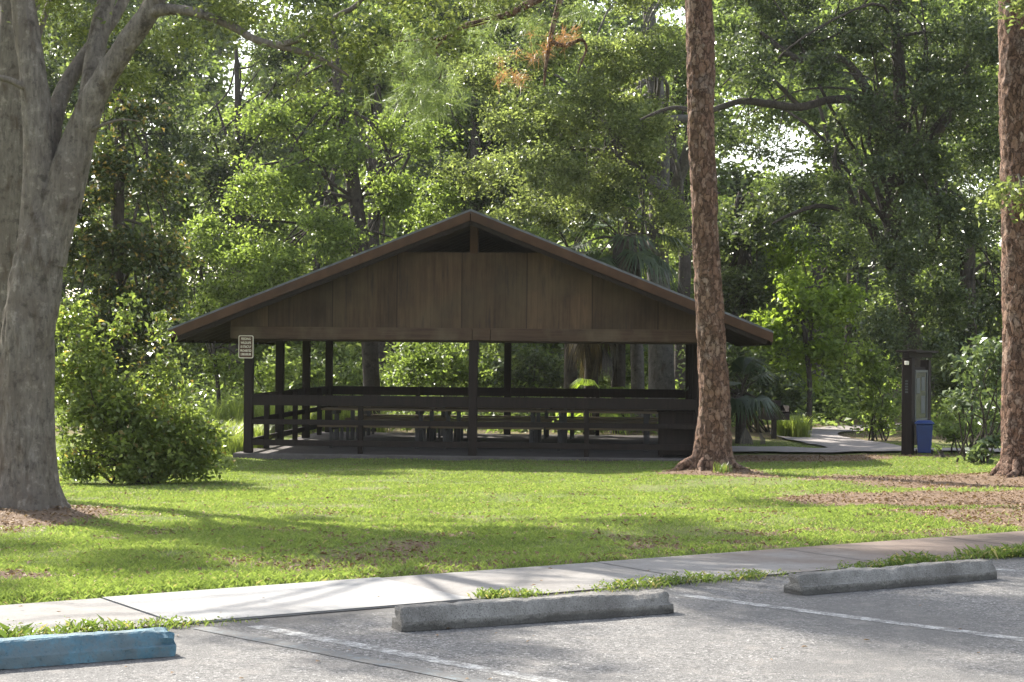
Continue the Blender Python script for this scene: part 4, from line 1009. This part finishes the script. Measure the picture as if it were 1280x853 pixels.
T('understory_tree', 'sunlit yellow-green young tree between the path and the right end of the roof', 'tree', b(1010, D), [PP(1012, 480, D), PP(1006, 420, D), PP(1000, 360, D)], [.08, .07, .06, .03],
  [CL(1010, 370, D, 56, 1.2, 36), CL(970, 410, D, 40, 1, 34), CL(1030, 425, D, 44, 1, 36), CL(1060, 380, D + 1, 34, .9, 36), CL(1000, 310, D + 2, 60, 1.2, 30), CL(985, 460, D + 1, 44, 1, 26)], M['lime_leaf'], M['bark_dark'], 4, .17, .42, 22, limbs=10)
shrub('vine_shrub', 'bright green vine thicket at the foot of the live oak, left of the notice board', 'shrub', 1095, 42,
      [CL(1092, 470, 42, 26, .6, 26), CL(1100, 510, 42, 22, .5, 34), CL(1082, 440, 42, 20, .5, 20)], M['maple_leaf'], 9, .12, .25, 22)
shrub('silvery_shrub', 'silvery leaved shrub under the live oak, between the notice board and the right pine', 'shrub', 1222, 31,
      [CL(1228, 455, 31, 30, .6, 34), CL(1208, 500, 31, 24, .5, 22), CL(1240, 515, 31.3, 26, .6, 30), CL(1248, 460, 30.6, 18, .5, 46)], M['silver_leaf'], 8, .13, .26, 16, 14, asp=.42)
shrub('ground_shrub', 'low bright green shrub on the grass right of the blue bin', 'shrub', 1200, 34.5,
      [CL(1195, 540, 34.5, 20, .4, 14), CL(1215, 532, 34.8, 20, .4, 16)], M['maple_leaf'], 10, .09, .2, 20)
shrub('ground_shrub', 'small dark bushy plant with broad pale leaves beside the right pine', 'shrub', 1230, 30.5,
      [CL(1226, 562, 30.5, 14, .2, 14), CL(1242, 552, 30.5, 12, .2, 8)], M['silver_leaf'], 14, .15, .16, 10, 5)
shrub('flowering_plant', 'tiny yellow-flowered plant growing by the notice board', 'plant', 1171, 33.2,
      [CL(1171, 560, 33.2, 6, .08, 7)], M['lime_leaf'], 60, .045, .08, 8, 4)
T('laurel_oak_tree', 'leafy tree reaching small pale boughs in front of the right pine from outside the frame', 'tree', b(1420, 23.5), [PP(1418, 480, 23.5), PP(1410, 300, 23.5), PP(1400, 120, 23.5), PP(1405, -100, 23.5)], [.2, .18, .17, .15, .08],
  [CL(1262, 232, 23.2, 36, .4, 24, .8), CL(1300, 250, 23.2, 40, .5, 40), CL(1360, 200, 23.4, 70, .8, 80), CL(1340, 40, 23.4, 60, .8, 44), CL(1420, 60, 23.5, 90, 1.1, 90), CL(1238, 258, 23.0, 16, .25, 10, .8), CL(1280, 12, 23.3, 44, .5, 20), CL(1400, -120, 23.5, 130, 1.6, 80)], M['grey_leaf'], M['bark_grey'], 8, .085, .26, 20, limbs=24)

# trees behind, one by one
far = [
 ('sweetgum_tree', 'tall deep green tree behind the magnolia, left of the sky gap', 150, 52, 'blue_leaf', [(90, 200, 70, 60), (170, 120, 66, 60), (220, 200, 60, 60), (210, 60, 60, 44), (120, 40, 80, 50), (60, 120, 60, 60)]),
 ('sweetgum_tree', 'hazy blue-green tree seen beyond the maple, under the sky gap', 295, 60, 'blue_leaf', [(290, 230, 56, 56), (330, 170, 44, 40), (250, 190, 50, 50), (280, 310, 66, 52), (362, 112, 34, 36), (345, 60, 40, 24)]),
 ('hickory_tree', 'tall tree with pale leaves above and behind the leaning maple trunk', 470, 58, 'far_leaf', [(440, 90, 72, 44), (510, 120, 62, 52), (560, 60, 66, 44), (490, 30, 80, 40), (400, 40, 60, 34), (580, 160, 50, 48)]),
 ('hickory_tree', 'dark tree filling the gap just above the pavilion ridge', 590, 56, 'blue_leaf', [(560, 220, 52, 44), (620, 160, 60, 56), (590, 250, 40, 34), (650, 230, 56, 50), (620, 60, 62, 50)]),
 ('hickory_tree', 'dense tree seen between the large oak and the middle pine', 850, 56, 'far_leaf', [(840, 220, 46, 56), (860, 330, 46, 50), (820, 120, 60, 60), (870, 60, 60, 60), (800, 340, 40, 40)]),
 ('elm_tree', 'grey-green tree right of the middle pine, under the arching limb', 925, 50, 'blue_leaf', [(920, 290, 40, 46), (935, 350, 44, 40), (970, 240, 40, 30), (900, 380, 36, 40), (925, 320, 40, 44), (950, 285, 34, 30)]),
 ('elm_tree', 'pale tree glimpsed through the gap beneath the arching limb', 1020, 62, 'far_leaf', [(1030, 250, 56, 44), (960, 240, 40, 34), (1070, 300, 50, 44), (950, 320, 50, 44), (1080, 220, 46, 40)]),
 ('elm_tree', 'shady tree behind the notice board, right of the live oak', 1210, 48, 'blue_leaf', [(1190, 440, 60, 60), (1240, 350, 60, 70), (1180, 300, 50, 60), (1270, 450, 60, 60), (1270, 250, 60, 60), (1100, 420, 30, 44)]),
]
for nm, lb, px, D, leaf, cls in far:
    top = min(c[1] for c in cls)
    T(nm, lb, 'tree', b(px, D), [PP(px + rng.uniform(-4, 4), 430, D), PP(px + rng.uniform(-10, 10), 300, D), PP(px + rng.uniform(-14, 14), 0.5 * (300 + top), D), PP(px, top, D)], [.26, .22, .20, .15, .05],
      [CL(a, c, D + rng.uniform(-1.5, 1.5), rx, 1.6, rz) for a, c, rx, rz in cls], M[leaf], M['bark_dark'], 3.2, .15, .48, 34, limbs=14)
shrubs_back = [
 ('thicket_shrub', 'shaded shrub behind the left end of the pavilion', 400, 52, 'far_leaf', [(380, 470, 60, 44), (440, 480, 60, 40)]),
 ('thicket_shrub', 'sunlit loose shrub seen through the left half of the pavilion', 540, 50, 'maple_leaf', [(520, 460, 50, 34), (560, 450, 40, 40), (600, 470, 40, 36)]),
 ('thicket_shrub', 'dark twiggy shrub seen through the middle of the pavilion', 660, 50, 'blue_leaf', [(650, 460, 50, 40), (700, 470, 40, 36)]),
 ('thicket_shrub', 'dark shrub beyond the palmettos, right of the pavilion', 950, 46, 'blue_leaf', [(930, 470, 40, 40), (975, 490, 44, 36), (900, 440, 36, 40)]),
 ('thicket_shrub', 'shady bush where the path turns out of sight', 1040, 56, 'far_leaf', [(1030, 500, 60, 30), (1075, 480, 40, 40), (990, 510, 40, 24)]),
]
for nm, lb, px, D, leaf, cls in shrubs_back:
    shrub(nm, lb, 'shrub', px, D, [CL(a, c, D + rng.uniform(-.6, .6), rx, .9, rz) for a, c, rx, rz in cls], M[leaf], 5, .15, .35, 22, 12)

# ------------------------------------------------------------------ the wood behind everything: one mass
def wood():
    root = empty('distant_wood', (0, 75, gz(0, 75))); tag(root, kind='stuff'); r0 = np.array(root.location)
    cl = []
    for lay, n in ((0, 120), (1, 110), (2, 130)):
        for i in range(n):
            x = rng.uniform(-46, 46); y = rng.uniform(60, 90)
            h = (rng.uniform(0, 4), rng.uniform(4, 9), rng.uniform(9, 17))[lay]
            px = 640 + x / y * FPX; py = 440 - (h - 1.6) / y * FPX
            if lay and ((272 < px < 330 and 78 < py < 145) or (895 < px < 1065 and 145 < py < 235)): continue
            cl.append(((x, y, h - .5), (rng.uniform(2, 3.2), rng.uniform(1.5, 2.5), rng.uniform(1.4, 2.4)), 1.0))
    pos, N, sc = sprays(cl, 1.25, .8, 32, .4, .6, .6); pos, N = above(pos, N)
    leaves_obj('leaves', pos - r0, N, .25 * (.6 + .8 * rng.random(len(pos))), M['far_leaf'], root)
    cl = []
    for i in range(330):
        y = rng.uniform(98, 135); x = rng.uniform(-.42, .42) * y; h = rng.uniform(0, 27)
        px = 640 + x / y * FPX; py = 440 - (h - 1.6) / y * FPX
        if (268 < px < 332 and 75 < py < 150) or (905 < px < 1055 and 155 < py < 228): continue
        cl.append(((x, y, h), (rng.uniform(3, 5), 2.5, rng.uniform(2.4, 3.6)), 1.0))
    pos, N, sc = sprays(cl, .55, 1.2, 26, .3, .7, .6, False); pos, N = above(pos, N)
    leaves_obj('far_leaves', pos - r0, N, .52 * (.6 + .8 * rng.random(len(pos))), M['far_leaf'], root)
    L = Limbs()
    for i in range(46):
        x = rng.uniform(-42, 42); y = rng.uniform(58, 86); z = gz(x, y); h = rng.uniform(8, 15); r = rng.uniform(.1, .25)
        L.add([np.array([x, y, z - .2]) - r0, np.array([x + rng.normal() * .4, y, z + h * .5]) - r0, np.array([x + rng.normal(), y, z + h]) - r0], [r, r * .8, r * .3], seg=8, sub=3)
    L.build('trunks', M['bark_dark'], root)
wood()

def ground_cover():
    n = 5200; y = rng.uniform(43, 66, n); x = rng.uniform(-24, 24, n)
    q = fbm(x * .4, y * .4, 9.9, 3); hh = sstep(.35, .7, q) * (.3 + .9 * sstep(44, 54, y))
    k = (rng.random(n) < .25 + hh) & (np.abs(x - 7.6 - np.maximum(0, y - 45) * .6) > 1.3); x = x[k]; y = y[k]; hh = hh[k]
    m = rng.poisson(20, len(x)) + 3; i = np.repeat(np.arange(len(x)), m); c = np.stack([x, y, terr(x, y) + .08], 1)[i]
    off = rng.normal(size=(len(i), 3)) * .35; off[:, 2] = np.abs(rng.normal(size=len(i))) * (.08 + .55 * hh[i])
    N = np.array([0, 0, 1.0]) + rng.normal(size=(len(i), 3)) * .6; N /= np.linalg.norm(N, axis=1)[:, None]
    V = leaf_verts(c + off, N, .17 * (.6 + .8 * rng.random(len(i))), .5)
    tag(link('ground_cover', mesh_np('ground_cover', V, np.arange(len(V), dtype=np.int32).reshape(-1, 4)), M['far_leaf']), kind='stuff')
ground_cover()

# ------------------------------------------------------------------ grass, weeds, litter
def in_view(x, y, m=1.12): return np.abs(x) < (640 * m / FPX) * y + .3
PI_ = np.array(PM.inverted())
def off_pavilion(x, y, mg=.26):
    lx = PI_[0, 0] * x + PI_[0, 1] * y + PI_[0, 3]; ly = PI_[1, 0] * x + PI_[1, 1] * y + PI_[1, 3]
    return ~((np.abs(lx) < W + mg) & (ly > -mg) & (ly < DP + mg))
def off_path(x, y): return ~((y > 35.2) & (y < 38.0) & (x > 3.8)) & ~((y > 37) & (y < 52) & (np.abs(x - 7.6) < .95))
def lawn_grass():
    Cx = []; Cy = []
    for y0, y1, d in ((10.5, 14, 6500), (14, 18, 4200), (18, 23, 2500), (23, 29, 1500), (29, 36, 900), (36, 52, 220)):
        wdt = (640 * 1.12 / FPX) * y1 + .3; n = int(d * (y1 - y0) * 2 * wdt)
        Cx.append(rng.uniform(-wdt, wdt, n)); Cy.append(rng.uniform(y0, y1, n))
    x = np.concatenate(Cx); y = np.concatenate(Cy)
    s = sn(x, y); d = dirt(x, y); pn = fbm(x * 1.1, y * 1.1, 5.5, 3)
    k = in_view(x, y) & (s > S_W1 + .03) & off_pavilion(x, y) & off_path(x, y) & (rng.random(len(x)) > d * 1.02) & (rng.random(len(x)) < .35 + 1.5 * sstep(.3, .62, pn))
    x = x[k]; y = y[k]; pn = pn[k]; m = len(x); z = terr(x, y) - .006
    edge = np.exp(-(sn(x, y) - S_W1) / .4)
    h = (.014 + .030 * rng.random(m) ** 1.5) * (.4 + 1.1 * pn) * (1 + .5 * edge); w = (.0011 + .0010 * rng.random(m)) * (1 + np.clip((y - 14) / 16, 0, 1.4))
    a = rng.random(m) * 6.283; b2 = rng.random(m) * 6.283; ln = h * (.3 + 1.0 * rng.random(m))
    base = np.stack([x, y, z], 1); sd = np.stack([np.cos(a) * w, np.sin(a) * w, np.zeros(m)], 1)
    md = base + np.stack([np.cos(b2) * ln * .35, np.sin(b2) * ln * .35, h * .7], 1)
    tip = base + np.stack([np.cos(b2) * ln, np.sin(b2) * ln, h], 1)
    V = np.stack([base - sd, base + sd, md + sd * .7, tip], 1).reshape(-1, 3)
    V2 = V.copy()
    F = np.arange(len(V), dtype=np.int32).reshape(-1, 4)
    tag(link('lawn_grass', mesh_np('lawn_grass', V, F), M['grass']), kind='stuff')
lawn_grass()

def litter():
    n = 120000; y = rng.uniform(11, 38, n) ; x = rng.uniform(-1, 1, n) * ((640 * 1.12 / FPX) * y + .3)
    d = dirt(x, y); s = sn(x, y)
    k = (rng.random(n) < .04 + .6 * d) & (s > S_W1) & off_pavilion(x, y) & off_path(x, y)
    x = x[k]; y = y[k]
    t = rng.uniform(-3, 9, 260); ss = rng.uniform(6.5, 11.3, 260) ; xx = t * WD[0] + ss * WN[0]; yy = t * WD[1] + ss * WN[1]
    kk = rng.random(260) < .35 + .65 * (ss > 9.4)
    nl = len(x)
    x = np.concatenate([x, xx[kk]]); y = np.concatenate([y, yy[kk]])
    z = np.maximum(terr(x, y), np.where(sn(x, y) < S_W1, np.where(sn(x, y) > S_W0, .03, .004), -9)) + .012 + .008 * rng.random(len(x))
    z[nl:] = np.where(sn(x[nl:], y[nl:]) > S_W0 - .02, .034, .009)
    N = np.array([0, 0, 1.0]) + rng.normal(size=(len(x), 3)) * .35; N[nl:] = np.array([0, 0, 1.0]) + rng.normal(size=(len(x) - nl, 3)) * .08
    N /= np.linalg.norm(N, axis=1)[:, None]
    S = .045 * (.5 + 1.0 * rng.random(len(x))); S[nl:] *= .7
    V = leaf_verts(np.stack([x, y, z], 1), N, S, .5, .12)
    tag(link('leaf_litter', mesh_np('leaf_litter', V, np.arange(len(V), dtype=np.int32).reshape(-1, 4)), M['litter']), kind='stuff')
litter()

def edge_weeds():
    V = []; LP = []; LN = []; LS = []
    blades = []
    t = -7.0
    while t < 13:
        q = vnoise(np.array([t * 1.3]), np.array([2.2]))[0] * .6 + vnoise(np.array([t * 4.0]), np.array([7.7]))[0] * .4
        s = S_W0 + rng.normal() * .045
        gap = 1.3 < t - T_NEW0 < 2.1
        if q > .36 and not gap:
            big = (q - .36) * 2.8
            for _ in range(int(5 + 22 * big)):
                x, y = wp(t + rng.normal() * .05, s + rng.normal() * .05); h = (.015 + .075 * big * rng.random()) * rng.uniform(.5, 1.2)
                blades.append((x, y, h))
            for _ in range(int(16 * big)):
                x, y = wp(t + rng.normal() * .06, s + rng.normal() * .06); LP.append((x, y, .012 + rng.random() * .07 * big)); LS.append(rng.uniform(.012, .034))
        t += .035
    B = np.array(blades); m = len(B)
    a = rng.random(m) * 6.283; b2 = rng.random(m) * 6.283; w = .0024; h = B[:, 2]; ln = h * (.4 + .9 * rng.random(m))
    base = np.stack([B[:, 0], B[:, 1], np.full(m, .0)], 1); sd = np.stack([np.cos(a) * w, np.sin(a) * w, np.zeros(m)], 1)
    md = base + np.stack([np.cos(b2) * ln * .35, np.sin(b2) * ln * .35, h * .7], 1); tip = base + np.stack([np.cos(b2) * ln, np.sin(b2) * ln, h], 1)
    V = np.stack([base - sd, base + sd, md + sd * .7, tip], 1).reshape(-1, 3)
    LP = np.array(LP); N = np.array([0, 0, 1.0]) + rng.normal(size=(len(LP), 3)) * .5; N /= np.linalg.norm(N, axis=1)[:, None]
    V = np.concatenate([V, leaf_verts(LP, N, np.array(LS), .5)])
    tag(link('edge_weeds', mesh_np('edge_weeds', V, np.arange(len(V), dtype=np.int32).reshape(-1, 4)), M['weed']), kind='stuff')
edge_weeds()

# ------------------------------------------------------------------ light, sky, view
SUN_AZ, SUN_EL = R(-39.0), R(39.0)           # azimuth measured from +Y towards +X: behind the pavilion, to the left
w = bpy.data.worlds.new('World'); scene.world = w; w.use_nodes = True
nt = w.node_tree; bg = nt.nodes['Background']
sky = nt.nodes.new('ShaderNodeTexSky'); sky.sky_type = 'NISHITA'; sky.sun_disc = False
sky.sun_elevation = SUN_EL; sky.sun_rotation = SUN_AZ; sky.air_density = 1.2; sky.dust_density = 2.0
hs = nt.nodes.new('ShaderNodeHueSaturation'); hs.inputs['Saturation'].default_value = .55
nt.links.new(sky.outputs[0], hs.inputs['Color']); nt.links.new(hs.outputs[0], bg.inputs[0]); bg.inputs[1].default_value = .15
sd = bpy.data.lights.new('sun', 'SUN'); sd.energy = 5.0; sd.angle = R(.53); sd.color = (1.0, .95, .86)
so = bpy.data.objects.new('sun', sd); COL.objects.link(so)
dv = Vector((math.sin(SUN_AZ) * math.cos(SUN_EL), math.cos(SUN_AZ) * math.cos(SUN_EL), math.sin(SUN_EL)))
so.rotation_euler = dv.to_track_quat('Z', 'Y').to_euler(); so.location = dv * 60
vs = scene.view_settings; vs.view_transform = 'Standard'; vs.look = 'None'; vs.gamma = 1; vs.exposure = 1.58; vs.use_curve_mapping = False
scene.render.engine = 'CYCLES'; cy = scene.cycles
cy.max_bounces = 8; cy.diffuse_bounces = 4; cy.glossy_bounces = 2; cy.transmission_bounces = 5; cy.transparent_max_bounces = 8
cy.use_denoising = True; cy.denoiser = 'OPENIMAGEDENOISE'; cy.sample_clamp_indirect = 6; cy.caustics_reflective = False; cy.caustics_refractive = False

# ------------------------------------------------------------------ air
HAZE = 0.00014
def haze():
    m = bpy.data.materials.new('haze_air'); m.use_nodes = True; t = m.node_tree; t.nodes.clear()
    o = t.nodes.new('ShaderNodeOutputMaterial'); v = t.nodes.new('ShaderNodeVolumePrincipled')
    v.inputs['Color'].default_value = (.92, .96, 1, 1); v.inputs['Density'].default_value = HAZE; v.inputs['Anisotropy'].default_value = .35
    t.links.new(v.outputs[0], o.inputs['Volume'])
    MB().box(-270, 270, -50, 410, -3, 34).build('haze', m)
    tag(bpy.data.objects['haze'], kind='stuff')
if HAZE: haze()
